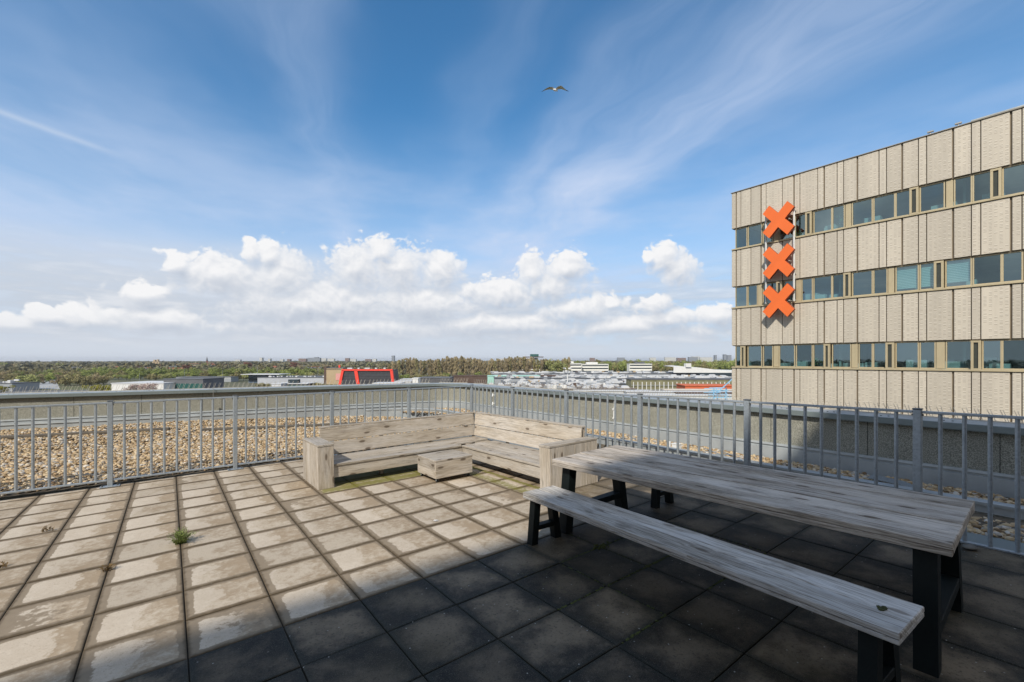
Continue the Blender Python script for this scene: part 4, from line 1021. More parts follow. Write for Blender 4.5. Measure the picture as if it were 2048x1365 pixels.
for k in range(44):
    px=random.uniform(5,560) if k<34 else random.uniform(560,800); Z=random.uniform(720,1500)
    house(px,Z,random.uniform(8,26),'houses among the trees on the horizon','small distant house half hidden among the trees below the horizon',random.choice((WALLW,WALLW,BRICK,WALLB)),random.choice((TILE,RFG,TILE)))
c=at(414,1500,GZ); t=thing('church','distant church with a thin dark spire on the left horizon','church',c,(0,0,0)); m=MB(); m.box((0,0,9),(6,6,18)); m.box((10,0,6),(18,10,12)); m.build('tower',BRICK,t); m=MB(); m.tube((0,0,18),(0,0,34),3.2,8,.1); m.build('spire',RFG,t)
c=at(313,1400,GZ); t=thing('church','pale distant church with twin stub towers on the left horizon','church',c,(0,0,-TH)); m=MB(); m.box((-5,0,11),(5,6,22)); m.box((5,0,11.5),(4,6,23)); m.box((0,2,8),(22,10,16)); m.build('nave',WALLB,t)
# skyline blocks
SKY1=plain('far_concrete',(.50,.50,.48),.9,0,.1,.02); SKY2=plain('far_brick',(.20,.14,.12),.9); SKY3=plain('far_grey',(.22,.24,.27),.9)
skyl=[(519,524,717),(536,540,719),(597,612,719),(615,640,717.5),(641,652,718.5),(655,668,719),(690,698,718),(628,636,716),(700,712,720),(745,752,719.5),(574,580,720),(783,788.5,713),(560,566,720.5),(1000,1010,719),(1180,1190,717.5),(1235,1250,717),(1300,1312,717),(1330,1352,716.5),(1355,1372,717.5),(1378,1396,716),(1400,1425,716.5),(1430,1434,712),(1448,1453,710.5),(1455,1463,712),(470,480,721),(1385,1400,714.8),(730,742,720)]
for k,(a,b,y) in enumerate(skyl):
    Z=2600+ (k*37%9)*60; mt=(SKY1,SKY1,SKY2,SKY3)[k%4] if k not in (11,21,22,23) else SKY3
    blk('tower_block','distant city block standing on the skyline',a,b,y-1.,Z,20,mt,mt,0,group='city blocks along the skyline',parapet_h=1)
# watch-tower like building with dark platform
Zt=900; t=thing('water_tower','distant building with a wide dark platform roof above the brown wood','tower',at(1068,Zt,GZ),(0,0,-TH)); m=MB(); m.box((0,8,13),(16,14,26)); m.build('shaft',SKY3,t); zt_=hz(714.5,Zt)-GZ; m=MB(); m.box((0,8,zt_),(38,24,1.6)); m.build('platform',DARKB,t); m=MB(); m.box((1,8,zt_+3.4),(17,12,5.)); m.build('cabin',GLG,t)
# white offices
for k,(a,b,y,Z,lab) in enumerate(((1124,1163,727.5,600,'white office with dark window strips left of the pair'),(1163.5,1217,729,612,'wider white office with dark window strips right of the pair'),(1259,1304,728.5,615,'single white office with dark window strips farther right'))):
    t,w,h=blk('white_office',lab+' before the green wood',a,b,y,Z,14,plain('bright_render%d'%k,(.78,.77,.72),.8,0,.04,.1),RFL,4,1,GLD,frac=.42)
    m=MB(); m.box((-w*.1 if k!=2 else 0,6,h+1.6),(w*.42,6,2.6)); m.build('rooftop_plant',WALLW if k!=2 else RFG,t)
t,w,h=blk('dark_block','dark brick block with many windows in front of the brown wood',1044,1080,736,520,14,DARKB,DARKB,3,8,WALLW,frac=.28)
# white curved hall
Z=420; t=thing('curved_hall','large white hall with a sagging curved roof over dark glazing, left of the office building','building',at(1347,Z,GZ),(0,0,-TH))
prof=[(1347,734),(1366,733),(1372,735),(1398,735.5),(1425,739),(1450,741.5),(1500,743),(1560,744)]
m=MB()
for (a,ya),(b,yb) in zip(prof[:-1],prof[1:]):
    xa,xb=(a-1347)/F*Z,(b-1347)/F*Z; za,zb_=hz(ya,Z)-GZ,hz(yb,Z)-GZ; za2=hz(746,Z)-GZ; m.quad([(xa,0,za2),(xb,0,za2),(xb,0,zb_),(xa,0,za)]); m.quad([(xa,0,za),(xb,0,zb_),(xb,30,zb_+.5),(xa,30,za+.5)])
m.build('curved_roof',WALLW,t); m=MB(); m.box(((1400-1347)/F*Z+38,.6,(hz(746,Z)-GZ)/2),(78,1,hz(746,Z)-GZ)); m.build('glazing',GLD,t); m=MB(); m.box(((1376-1347)/F*Z,1,hz(731,Z)-GZ),(5,5,3.5)); m.build('rooftop_box',WALLW,t)
# market halls with rows of white roof lights
def hall(pxa,pxb,ya,Z,dep,nr,nc,label,roofm,seed,sz=1.):
    rr=random.Random(seed); w=(pxb-pxa)/F*Z; zt=hz(ya,Z); h=zt-GZ; c=at((pxa+pxb)/2,Z,GZ); t=thing('market_hall',label,'building',c,(0,0,-TH+R(4)))
    m=MB(); m.box((0,dep/2,h/2),(w,dep,h)); m.build('wall',WALLG,t); m=MB(); m.box((0,dep/2,h+.2),(w+1,dep+1,.4)); m.build('roof',roofm,t)
    for i in range(nr):
        for k in range(nc):
            x=-w/2+w*(k+.5+rr.uniform(-.4,.4))/nc; y=dep*(i+.5)/nr+rr.uniform(-1,1); L=w/nc*rr.uniform(.25,.75)
            m=MB(); hh=rr.uniform(.35,1.3)*sz; prism(m,(x-L/2,x+L/2),(x-L*.3,x+L*.3),y-1.6,y+1.6,h+.4,h+.4+hh); m.build('roof_light',RFL if rr.random()<.75 else WALLG,t)
    for i in range(16):
        m=MB(); x=rr.uniform(-w/2+3,w/2-3); y=rr.uniform(1,dep*.8); a=rr.uniform(.5,2.2); m.box((x,y,h+.4+a*.4),(rr.uniform(.8,3.5),rr.uniform(.8,2.5),a*.8)); m.build('rooftop_unit',rr.choice((WALLW,WALLG,DARKB,WALLB,RFL)),t)
hall(985,1475,748,430,60,5,19,'farthest grey market hall with rows of white roof lights',RFG,1)
hall(990,1300,757,330,55,6,15,'middle grey market hall with rows of white roof lights',RFG,2)
hall(1180,1500,758,322,50,6,15,'market hall with pale roof lights in front of the curved hall',RFG,3)
hall(1010,1330,769,250,45,6,12,'nearest market hall with long white roof lights behind the railing corner',RFG,4)
hall(955,1275,780,195,42,6,15,'low brown-roofed hall right beyond the corner of the parapet',plain('brown_roofing',(.16,.13,.11),.85,0,.4,.15),5,.8)
blk('mint_roofed_hall','flat hall with a pale mint green roof edge',975,1080,753,350,12,MINT,MINT)
blk('brown_shed','dark brown long shed in front of the brown wood',905,1000,752.5,380,12,DARKB,DARKB)
blk('brown_shed','dark brown shed right of the mint roofed hall',1080,1118,752.5,352,12,DARKB,DARKB)
# colonnade hall and stalls near the office building
Z=235; t,w,h=blk('arcade_hall','market arcade with a row of white posts left of the office building',1262,1470,760,Z,10,plain('olive_wall',(.20,.19,.11),.9,0,.3,.3),RFG)
for k in range(24):
    x=-w/2+w*(k+.5)/24; m=MB(); m.box((x,-.6,h*.45),(.35,.35,h*.9)); m.build('post',WALLW,t)
m=MB()
for k in range(3): m.box((0,-.6,h*(.35+.2*k)),(w,.2,.22))
m.build('beam',WALLG,t)
for k in range(30):
    m=MB(); m.box((random.uniform(-w/2,w/2),-2,h*.22+random.uniform(-2,1)),(random.uniform(.8,2.5),1,random.uniform(.6,1.8))); m.build('stall_canopy',RFL,t)
blk('orange_roof_shed','shed with a flat orange-red roof beside the office building',1372,1475,773,190,14,ORF,ORF,rot=-6,parapet_h=.3)
for k,(a,b,y,Z,mt) in enumerate(((1255,1470,785,165,RFL),(1150,1300,783,172,RFL),(1330,1480,781,178,plain('cream_roofing',(.62,.55,.46),.8,0,.1,.2)),(1230,1480,792,150,RFL),(1360,1480,788,158,DARKB))):
    blk('stall_roof','long pale stall roof below the arcade, one of several stacked rows',a,b,y,Z,5,mt,mt,group='stall roofs below the arcade',parapet_h=.25,rot=-3)
Z=120; t=thing('blue_lattice','pale blue steel lattice between the stalls and the office building','steel frame',at(1446,Z,GZ),(0,0,-TH)); m=MB(); zz0=hz(797,Z)-GZ; 
for k in range(9): m.box((-1.+random.uniform(-1,1),random.uniform(-2,4),zz0+k*.35),(4.6,.18,.16))
for k in range(6): m.bar((-3+k*1.1,random.uniform(-1,3),0),(-2.6+k*1.1,random.uniform(-1,3),zz0+2.6),.16,.16)
m.bar((-1.5,0,zz0+1.6),(3.6,0,zz0+6.2),.2,.2); m.build('bars',BLUE,t)
# floodlight mast
Z=260; t=thing('light_mast','white floodlight mast with a cluster of lamps above the market halls','lamp mast',at(1135,Z,GZ),(0,0,-TH)); zt_=hz(741,Z)-GZ; m=MB(); m.tube((0,0,0),(0,0,zt_-1),.45,8,.3); m.build('mast',WALLW,t)
for k in range(12):
    m=MB(); a=k*math.pi/6; m.box((math.cos(a)*2.2,math.sin(a)*2.2,zt_+random.uniform(-.8,1.4)),(.9,.5,.8)); m.build('lamp_head',WALLG if k%2 else WALLW,t)
m=MB(); m.box((0,0,zt_-.4),(4.6,.2,.2)); m.box((0,0,zt_-.4),(.2,4.6,.2)); m.build('crossarm',WALLW,t)
for k,(px,y,Z) in enumerate(((515,733,420),(369,740,450),(636,738,450),(279,746,380),(1293,748,330),(445,741,430),(218,763,300),(225,765,300))):
    t=thing('lamp_post','thin pole standing up among the roofs and trees','pole',at(px,Z,GZ),group='thin poles among the roofs'); m=MB(); m.tube((0,0,0),(0,0,hz(y,Z)-GZ),.16,6,.10); m.build('pole',SKY3,t)

# ================================================================== TREES
def leafmat(name,a,b):
    m,t,p=material(name); r=t.attr('rnd'); oi=t.N('ShaderNodeObjectInfo').outputs['Random']
    c=t.mix(r,a,b); c=t.vm('SCALE',c,t.m('MULTIPLY_ADD',oi,.5,.75)); t.put(p.inputs['Base Color'],c); p.inputs['Roughness'].default_value=.8; p.inputs['Specular IOR Level'].default_value=.2; return m
LG=leafmat('spring_foliage',(.13,.165,.045),(.30,.34,.10)); LO=leafmat('olive_foliage',(.18,.16,.07),(.33,.295,.14)); LB=leafmat('brown_twigs',(.23,.185,.105),(.41,.335,.20)); LY=leafmat('yellow_foliage',(.20,.19,.02),(.34,.31,.03)); LW=leafmat('blossom',(.30,.20,.17),(.60,.48,.44)); LR=leafmat('reddish_twigs',(.13,.06,.04),(.22,.11,.08)); LP=leafmat('pale_spring_foliage',(.20,.22,.08),(.35,.36,.14))
BARK=plain('bark',(.10,.08,.06),.95,0,.2,1.)
def crown(kind,seed,n,quadsize):
    g=np.random.default_rng(seed); V=[];C=[]
    if kind=='round': cl=[(g.normal(0,.19,3)*np.array([1,1,.85])+np.array([0,0,.55]), g.uniform(.11,.20)) for _ in range(22)]
    elif kind=='tall': cl=[(np.array([g.normal(0,.055),g.normal(0,.055),z]), g.uniform(.05,.085)*(1.25-z*.5)) for z in np.linspace(.25,.97,16)]
    else: cl=[(np.array([*(g.normal(0,.30,2)),g.uniform(.2,.75)]), g.uniform(.13,.22)) for _ in range(16)]
    per=n//len(cl)
    for c,r in cl:
        base=g.random()
        for _ in range(per):
            d=g.normal(0,1,3); d/=np.linalg.norm(d); p=c+d*r*g.uniform(.55,1.12); p[2]=max(p[2],.04)
            a=g.normal(0,1,3); a/=np.linalg.norm(a); b=np.cross(a,d); nb=np.linalg.norm(b); b=b/nb if nb>1e-6 else np.array([1,0,0]); s=quadsize*g.uniform(.5,1.1)
            if kind=='tall': a=np.array([g.normal(0,.25),g.normal(0,.25),1.]); s*=1.0
            a=a*s*(1.9 if kind=='tall' else 1.); b=b*s*.6; V+= [p-a-b*.3,p+b,p+a+b*.2,p-b]; C+=[np.clip(base*.6+g.random()*.4,0,1)]*4
    V=np.array(V); m=MB(); m.v=[tuple(v) for v in V]; m.f=[tuple(range(i,i+4)) for i in range(0,len(V),4)]; m.c=C; return m
def proto(kind,seed,mat,n,q):
    t=bpy.data.objects.new('tree',None); COL.objects.link(t)
    tr=MB(); tr.tube((0,0,0),(0,0,.42),.022,7,.014,False)
    g=random.Random(seed)
    for k in range(5):
        a=g.uniform(0,6.28); tr.tube((0,0,.28+.03*k),(math.cos(a)*.2*(.35 if kind=='tall' else 1),math.sin(a)*.2*(.35 if kind=='tall' else 1),.62+.05*k),.010,5,.003,False)
    tr.build('trunk',BARK,t); crown(kind,seed,n,q).build('crown',mat,t); return t
P={}
spec={'g1':('round',1,LG),'g2':('round',2,LG),'g3':('wide',3,LG),'o1':('round',4,LO),'o2':('wide',5,LO),'b1':('tall',6,LB),'b2':('tall',7,LB),'b3':('round',8,LB),'y':('wide',9,LY),'w':('wide',10,LW),'r':('round',11,LR),'p1':('round',12,LP),'p2':('round',13,LP),'ot':('tall',14,LO)}
used={}
for k_,(kd,sd_,mt) in spec.items(): P[k_]=proto(kd,sd_,mt,2000 if kd!='tall' else 1000,.046 if kd!='tall' else .021)
def tree(k_,px,Z,h,wf,label,group,name='tree',cat='tree'):
    if k_ not in used: o=P[k_]; used[k_]=1
    else: o=copytree(P[k_])
    o.name=name; o.location=at(px,Z,GZ); o.rotation_euler=(0,0,random.uniform(0,6.28)); o.scale=(h*wf,h*wf,h); tag(o,label,cat,group)
rr=random.uniform
for px in np.arange(165,655,9.5): tree(random.choice(('g1','g2','g3','p1','g1')),px+rr(-3,3),rr(540,640),rr(9,12.5),rr(1.,1.35),'spring green tree in the long row beyond the left roofs','green trees beyond the left roofs')
for px in np.arange(-20,800,27): tree(random.choice(('o1','b3','o2','g2','r' if rr(0,1)<.3 else 'o1','p2')),px+rr(-5,5),rr(820,1150),rr(11,16),rr(.9,1.3),'olive and brown tree in the hazy belt near the left horizon','mixed trees near the left horizon')
for px in np.arange(-20,165,15): tree(random.choice(('o1','g2','o2','b3')),px+rr(-4,4),rr(500,650),rr(8,12),rr(1.,1.3),'mixed tree near the road at the far left','trees around the road at the left')
for px in np.arange(80,640,11.): tree(random.choice(('g2','o1','g3','o2','p1','g1')),px+rr(-4,4),rr(455,530),rr(7,10),rr(1.1,1.35),'low green or olive tree directly behind the left roofs','lower trees directly behind the left roofs')
for px in np.arange(-30,120,13.): tree(random.choice(('o1','g2','b3','o2')),px+rr(-4,4),rr(390,470),rr(7.5,10),rr(1.1,1.35),'mixed tree near the road at the far left','trees around the road at the left')
tree('p1',52,330,12.5,1.25,'big pale willow-like tree right above the far left parapet',None); tree('o1',36,345,9.5,1.2,'olive tree just left of the big willow-like tree',None)
for px in (122,138,152,166,181,196,210): tree(random.choice(('b3','o2','b3')),px+rr(-3,3),rr(370,400),rr(8.5,11.),1.15,'leafless brown tree beyond the left parapet','leafless brown trees beyond the left parapet')
tree('y',196,290,6.4,1.5,'yellow-green bush just above the left parapet',None,'bush','bush'); tree('y',212,295,5.6,1.2,'smaller yellow-green bush right of the brighter one',None,'bush','bush'); tree('y',2,290,5.6,1.3,'yellow-green bush at the far left edge of the picture',None,'bush','bush')
tree('w',268,282,7.8,1.2,'blossoming tree in front of the white warehouse, left one',None); tree('w',292,280,8.6,1.2,'taller blossoming tree between warehouse and showroom',None)
tree('r',375,700,15.,1.,'reddish tree left of the middle of the far tree belt',None) ; tree('r',495,900,19.,1.,'russet tree on the horizon above the blue hall',None); tree('r',590,900,19.,1.1,'russet tree on the horizon above the grey hall',None)
for px in (628,640,532,523,395): tree('o2',px,330,5.6,1.2,'brown bush among the roofs beyond the parapet','brown bushes among the roofs',name='bush',cat='bush')
for row,(Z,n) in enumerate(((500,52),(530,44),(565,34))):
    for i in range(n):
        px=775+(1142-775)*(i+rr(.1,.9))/n; edge=min(1,(px-768)/45.); h=(23.5+1.8*math.sin(px*.05))*(.62+.38*edge)+rr(-2.2,.8)
        tree(random.choice(('b1','b2','b1','b2','ot')) if px<1085 or row else random.choice(('ot','p2','b1')),px,Z+rr(-8,8),h,rr(.75,1.1),'tall bare brown tree in the dense wood behind the halls','tall brown wood behind the halls')
for row,(Z,st) in enumerate(((690,11.),(760,12.),(585,30))):
    for px in np.arange(1118,1475,st):
        h=(19.5,22,7)[row]+rr(-2.5,1.); tree(random.choice(('g1','g2','p1','p2','o1') if row<2 else ('g2','g3','p1')),px+rr(-4,4),Z+rr(-10,10),h,rr(.85,1.1),'round green tree in the wood behind the white offices','green wood behind the white offices')
for px in np.arange(785,1120,14): tree(random.choice(('g2','g3','o2')),px+rr(-4,4),rr(455,480),rr(6,9.5),1.2,'low green bush along the foot of the brown wood','low green bushes at the foot of the brown wood','bush','bush')
for k_,o in P.items():
    if k_ not in used:
        for c in list(o.children): bpy.data.objects.remove(c)
        bpy.data.objects.remove(o)
# far woods: one mass to the horizon, all round
V=[];C=[]
def farwood(n,r0,r1,hmin,hmax,front):
    for _ in range(n):
        if front: a=rng.uniform(-1.0,1.0)
        else: a=rng.uniform(1.0,2*math.pi-1.0)
        Z=math.exp(rng.uniform(math.log(r0),math.log(r1))); x,y=Z*math.sin(TH+a),Z*math.cos(TH+a); s=rng.uniform(4,9)*(1+Z/4500); h=rng.uniform(hmin,hmax)
        base=rng.random()
        for k in range(7):
            p=np.array([x,y,GZ])+np.array([rng.normal(0,s*.6),rng.normal(0,s*.6),h*rng.uniform(.25,.92)]); u=rng.normal(0,1,3); u/=np.linalg.norm(u); w=rng.normal(0,1,3); w-=u*w.dot(u); w/=np.linalg.norm(w); q=s*rng.uniform(.3,.6)
            V.extend([p-u*q,p+w*q,p+u*q,p-w*q]); C.extend([base*.7+rng.random()*.3]*4)
farwood(7500,1150,4200,7,13.5,True); farwood(2500,500,2500,12,22,False)
for _ in range(1500):
    px=rng.uniform(-60,800); Z=rng.uniform(650,1180); c=at(px,Z,GZ); s=rng.uniform(3,6); h=rng.uniform(6,11); base=rng.random()
    for k in range(7):
        p=np.array([c.x,c.y,GZ])+np.array([rng.normal(0,s*.6),rng.normal(0,s*.6),h*rng.uniform(.15,.92)]); u=rng.normal(0,1,3); u/=np.linalg.norm(u); w=rng.normal(0,1,3); w-=u*w.dot(u); w/=np.linalg.norm(w); qd=s*rng.uniform(.3,.6)
        V.extend([p-u*qd,p+w*qd,p+u*qd,p-w*qd]); C.extend([base*.7+rng.random()*.3]*4)
V=[tuple(v) for v in V]; m=MB(); m.v=V; m.f=[tuple(range(i,i+4)) for i in range(0,len(V),4)]; m.c=C
tag(m.build('distant_woods',leafmat('far_foliage',(.12,.115,.065),(.23,.21,.12))),'far woods stretching to the horizon','trees',kind='stuff')

# the air: thin even haze over the whole scene
m=MB(); m.box((0,0,(26-21.8)/2),(18100,18100,26+21.8)); hm=bpy.data.materials.new('haze_air'); hm.use_nodes=True; ht_=NT(hm.node_tree); ht_.n.remove(ht_.n['Principled BSDF'])
pvv=ht_.N('ShaderNodeVolumePrincipled'); pvv.inputs['Color'].default_value=(.93,.96,1,1); pvv.inputs['Density'].default_value=.000075; pvv.inputs['Anisotropy'].default_value=.3; ht_.l.new(pvv.outputs[0],ht_.n['Material Output'].inputs['Volume'])
tag(m.build('haze',hm),kind='stuff')
# ================================================================== SKY, SUN, CAMERA
W=bpy.data.worlds.new('World'); SC.world=W; W.use_nodes=True; t=NT(W.node_tree); bg=t.n['Background']
SUN=-SD; elev=math.atan2(SUN.z,math.hypot(SUN.x,SUN.y)); STR=.10
sky=t.N('ShaderNodeTexSky',sky_type='NISHITA'); sky.sun_disc=False; sky.sun_elevation=elev; sky.sun_rotation=math.atan2(SUN.x,SUN.y); sky.altitude=0; sky.air_density=1.; sky.dust_density=.3; sky.ozone_density=3.
d=t.N('ShaderNodeTexCoord').outputs['Generated']; d=t.vm('NORMALIZE',d)
Rt=t.vm('DOT_PRODUCT',d,(cs,-sn,0)); Fw=t.vm('DOT_PRODUCT',d,(sn,cs,0)); U=t.sep(d)[2]
az=t.m('ARCTAN2',Rt,Fw); hl=t.m('SQRT',t.m('MAXIMUM',t.m('SUBTRACT',1.,t.m('MULTIPLY',U,U)),.0001)); el=t.m('DIVIDE',U,hl)
def AZ(px): return math.atan((px-CX)/F)
def EL(px,py): return (CY-py)/F*math.cos(AZ(px))
col=t.vm('MULTIPLY',sky.outputs[0],(.70,1.36,1.60))
def lvl(r,g,b): return (r/STR,g/STR,b/STR)
Us=t.m('MAXIMUM',U,.02)
# haze towards the horizon
hzf=t.m('POWER',t.m('SUBTRACT',1.,t.sstep(el,-.04,.62)),1.5); col=t.mix(t.m('MULTIPLY',hzf,.95),col,lvl(.54,.66,.86))
# cirrus: streaks converging towards a point low on the horizon (parallel bands seen in perspective)
a0=AZ(800); ca,sa=math.cos(a0),math.sin(a0)
X=t.m('DIVIDE',t.m('SUBTRACT',t.m('MULTIPLY',Rt,ca),t.m('MULTIPLY',Fw,sa)),Us); Y=t.m('DIVIDE',t.m('ADD',t.m('MULTIPLY',Rt,sa),t.m('MULTIPLY',Fw,ca)),Us)
wob=t.noise(t.comb(t.m('MULTIPLY',X,.5),t.m('MULTIPLY',Y,.45)),1.,4,.55); Xw=t.m('MULTIPLY_ADD',t.m('SUBTRACT',wob,.5),1.5,X)
st=t.noise(t.comb(t.m('MULTIPLY',Xw,.9),t.m('MULTIPLY',Y,.33)),1.,5,.52); st2=t.noise(t.comb(t.m('MULTIPLY',Xw,3.2),t.m('MULTIPLY',Y,.6)),1.,4,.55)
def gss(v,c,w): 
    q=t.m('DIVIDE',t.m('SUBTRACT',v,c),w); return t.m('EXPONENT',t.m('MULTIPLY',t.m('MULTIPLY',q,q),-1.))
band=t.m('MULTIPLY',gss(Xw,1.15,.33),.50)
for (c_,w_,a_) in ((-.40,.16,.26),(.35,.12,.12),(-1.7,.7,.14),(-3.4,1.2,.22),(.72,.12,.2),(2.8,.5,.14)): band=t.m('ADD',band,t.m('MULTIPLY',gss(Xw,c_,w_),a_))
st3=t.noise(t.comb(t.m('MULTIPLY',Xw,9.),t.m('MULTIPLY',Y,1.3)),1.,6,.65); tex=t.m('MULTIPLY_ADD',t.m('ADD',t.m('MULTIPLY',t.sstep(st,.25,.75),.55),t.m('ADD',t.m('MULTIPLY',t.sstep(st2,.3,.7),.30),t.m('MULTIPLY',t.sstep(st3,.3,.7),.22))),1.35,.1)
cir=t.m('MULTIPLY',band,tex); cir=t.m('ADD',cir,t.m('MULTIPLY',t.sstep(st,.48,.8),.20))
vl=t.noise(t.comb(t.m('MULTIPLY',az,2.2),t.m('MULTIPLY',el,7.)),1.,5,.55)
lowc=t.m('SUBTRACT',1.,t.sstep(el,.20,.55)); cir=t.m('ADD',cir,t.m('MULTIPLY',lowc,t.m('MULTIPLY_ADD',t.sstep(vl,.38,.66),.50,.10)))
cir=t.m('MULTIPLY',cir,t.sstep(el,.02,.2))
col=t.mix(t.m('MINIMUM',cir,.85),col,lvl(.60,.70,.90))
cb=t.noise(t.vm('SCALE',d,2.6),1.,6,.6); bk=t.N('ShaderNodeMapRange',interpolation_type='SMOOTHSTEP'); t.put(bk.inputs[0],Fw); bk.inputs[1].default_value=.38; bk.inputs[2].default_value=-.15  # unseen cloud cover added behind the camera to whiten the ambient light
col=t.mix(t.m('MULTIPLY',bk.outputs[0],t.m('MULTIPLY_ADD',t.sstep(cb,.40,.56),.82,.12)),col,t.mix(t.sstep(t.noise(t.vm('SCALE',d,7.),1.,5,.6),.35,.65),lvl(.55,.57,.62),lvl(.95,.94,.93)))
# contrail
def seg(p0,p1,w,a):
    x0,y0,x1,y1=AZ(p0[0]),EL(*p0),AZ(p1[0]),EL(*p1); L=math.hypot(x1-x0,y1-y0); ux,uy=(x1-x0)/L,(y1-y0)/L
    dx=t.m('SUBTRACT',az,x0); dy=t.m('SUBTRACT',el,y0); s_=t.m('ADD',t.m('MULTIPLY',dx,ux),t.m('MULTIPLY',dy,uy)); n_=t.m('SUBTRACT',t.m('MULTIPLY',dx,-uy),t.m('MULTIPLY',dy,-ux))
    n_=t.m('MULTIPLY_ADD',t.m('SUBTRACT',t.noise(t.comb(az,el),9.,3,.5),.5),w*1.5,n_)
    return t.m('MULTIPLY',t.m('MULTIPLY',gss(n_,0,w),t.m('SUBTRACT',1.,t.sstep(s_,L*.45,L))),a)
col=t.mix(seg((-60,200),(290,328),.0045,.38),col,lvl(.66,.74,.86))
# low cumulus
pv=t.comb(az,el)
warp=t.N('ShaderNodeTexNoise'); t.put(warp.inputs['Vector'],pv); warp.inputs['Scale'].default_value=15.; warp.inputs['Detail'].default_value=5; wv=t.vm('SCALE',t.vm('SUBTRACT',warp.outputs['Color'],(.5,.5,.5)),.035)
pq=t.vm('ADD',pv,wv)
def puff(v): return t.m('SUBTRACT',.30,t.m('ABSOLUTE',t.m('SUBTRACT',v,.5)))
def field(p):
    a_=t.noise(t.mapping(p,(1,1.25,1)),9.,8,.50); b_=t.noise(t.mapping(p,(1,1.15,1),(5,2,0)),24.,4,.5); c_=t.noise(t.mapping(p,(1,1.1,1),(1,7,0)),52.,3,.5)
    return t.m('ADD',t.m('MULTIPLY',t.m('SUBTRACT',a_,.5),1.9),t.m('ADD',t.m('MULTIPLY',t.m('SUBTRACT',t.m('ABSOLUTE',t.m('SUBTRACT',b_,.5)),.09),3.0),t.m('MULTIPLY',t.m('SUBTRACT',t.m('ABSOLUTE',t.m('SUBTRACT',c_,.5)),.09),.7)))
BL=[(355,528,32,31),(505,506,27,33),(535,512,36,36),(440,552,100,56),(560,560,94,72),(765,505,36,38),(715,538,69,64),(805,540,74,61),(880,545,47,44),(620,610,242,61),(850,610,136,44),(1000,590,94,41),(1065,548,38,46),(1130,540,55,41),(1095,575,84,44),(1150,620,94,33),(1328,518,42,38),(1352,542,50,41),(1298,515,17,18),(1312,610,36,29),(1330,638,69,26),(1432,632,48,29),(290,588,55,26),(180,640,105,31),(100,632,63,22),(330,640,105,33),(1222,608,19,14),(700,655,242,33),(1000,650,189,29),(20,645,74,22),(1250,652,126,22)]
def blob(pt,k=.22):
    D=None
    for (px,py,rx,ry) in BL:
        c2=math.cos(AZ(px))**2; q=t.vm('MULTIPLY',t.vm('SUBTRACT',pt,(AZ(px),EL(px,py),0)),(F/rx/c2,F/ry/math.cos(AZ(px)),0)); L=t.vm('LENGTH',q); D=L if D is None else t.m('SMOOTH_MIN',D,L,k)
    s_=t.sep(pt); lb=t.m('ADD',t.m('DIVIDE',t.m('ABSOLUTE',t.m('SUBTRACT',s_[1],t.m('MULTIPLY_ADD',t.noise(t.comb(s_[0],0.),5.,3,.6),.10,.012))),.045),t.m('MULTIPLY',t.noise(t.comb(s_[0],3.),9.,4,.6),1.25))
    return t.m('SMOOTH_MIN',D,lb,.3)
qv=t.vm('LENGTH',t.vm('MULTIPLY',t.vm('SUBTRACT',pv,(AZ(560),.095,0)),(1/.72,1/.14,0))); qv=t.m('ADD',qv,t.m('MULTIPLY',t.m('SUBTRACT',vl,.5),.9)); col=t.mix(t.m('MULTIPLY',t.m('SUBTRACT',1.,t.sstep(qv,.25,1.15)),.85),col,lvl(.70,.745,.82))
D1=blob(pv); D2=blob(t.vm('ADD',pv,(-.006,.018,0)))
f1=field(pq); f2=field(t.vm('ADD',pq,(-.006,.012,0)))
up=t.m('SUBTRACT',D2,D1); rel=t.m('SUBTRACT',f1,f2)
dens=t.m('ADD',t.m('SUBTRACT',1.15,D1),t.m('MULTIPLY',f1,.80))
sharp=t.sstep(up,-.35,.45)                                   # crisp tops, fading bases
mask=t.mix(sharp,t.sstep(dens,-.25,.95),t.sstep(dens,-.02,.26))
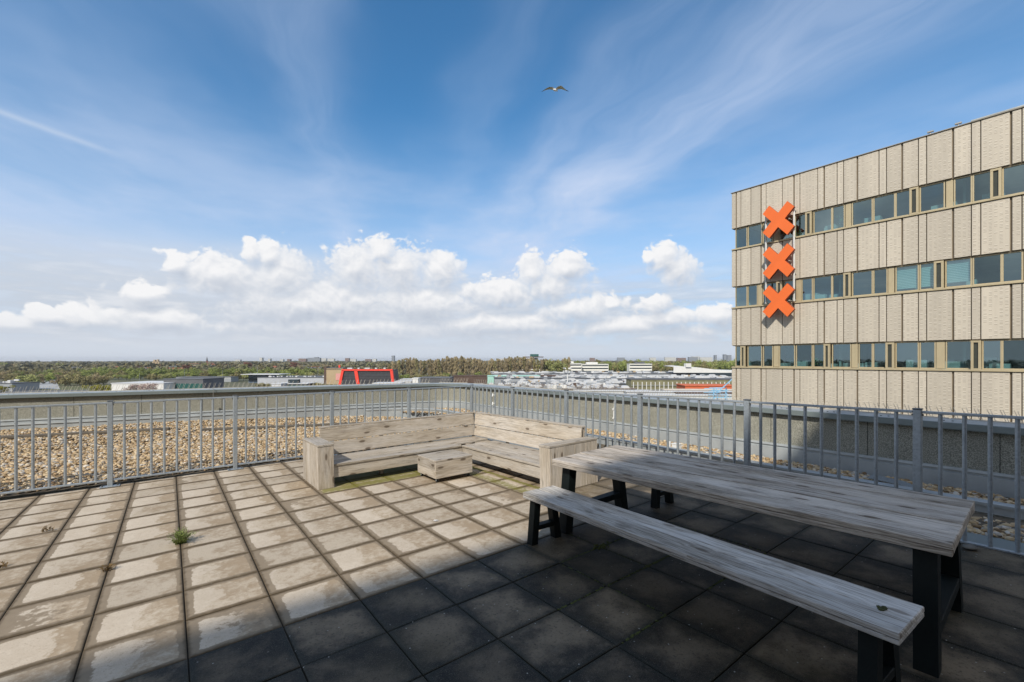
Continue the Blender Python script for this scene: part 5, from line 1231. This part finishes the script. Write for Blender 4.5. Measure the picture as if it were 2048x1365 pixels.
lit=t.m('ADD',t.m('MULTIPLY_ADD',up,.95,.33),t.m('MULTIPLY',rel,.42)); lit=t.m('ADD',lit,t.m('MULTIPLY',t.sstep(el,.02,.16),.22)); lit=t.m('SUBTRACT',lit,t.m('MULTIPLY',t.sstep(dens,.35,1.5),.14),clamp=True)
cc=t.ramp(lit,[(.0,lvl(.52,.57,.66)),(.30,lvl(.64,.68,.75)),(.62,lvl(.78,.80,.84)),(.95,lvl(.93,.93,.94))])
# broken grey layer close to the horizon
lay=t.noise(t.mapping(pv,(6.,34.,1)),1.,6,.58); lm=t.m('MULTIPLY',t.sstep(lay,.34,.54),t.m('MULTIPLY',t.sstep(el,.01,.04),t.m('SUBTRACT',1.,t.sstep(el,.10,.24))))
lc=t.mix(t.sstep(lay,.46,.70),lvl(.55,.61,.70),lvl(.78,.80,.84)); 
col=t.mix(t.m('MULTIPLY',lm,.8),col,lc)
col=t.mix(t.m('MULTIPLY',mask,t.sstep(el,.01,.06)),col,cc)
# veil of air over the lowest degrees
col=t.mix(t.m('MULTIPLY',t.m('SUBTRACT',1.,t.sstep(el,-.01,.095)),.85),col,lvl(.67,.71,.78))
t.put(bg.inputs[0],col); bg.inputs[1].default_value=STR
sun=bpy.data.lights.new('sun','SUN'); sun.energy=4.2; sun.angle=R(.53); sun.color=(1.,.93,.82); so=bpy.data.objects.new('sun',sun); COL.objects.link(so); so.rotation_euler=SD.to_track_quat('-Z','Y').to_euler(); so.location=(-10,-8,30)
cam=bpy.data.cameras.new('camera'); cam.sensor_width=36; cam.lens=F/2048*36; cam.shift_y=(CY-682.5)/2048; cam.clip_end=20000; cam.clip_start=.05
co=bpy.data.objects.new('camera',cam); COL.objects.link(co); co.location=(0,0,H); co.rotation_euler=(R(90),0,-TH); SC.camera=co
SC.view_settings.view_transform='Standard'; SC.view_settings.look='None'; SC.view_settings.exposure=0; SC.view_settings.gamma=1
SC.render.engine='CYCLES'; SC.cycles.max_bounces=6; SC.cycles.transparent_max_bounces=12; SC.cycles.caustics_reflective=False; SC.cycles.caustics_refractive=False
W.cycles.sampling_method='MANUAL'; W.cycles.sample_map_resolution=1024
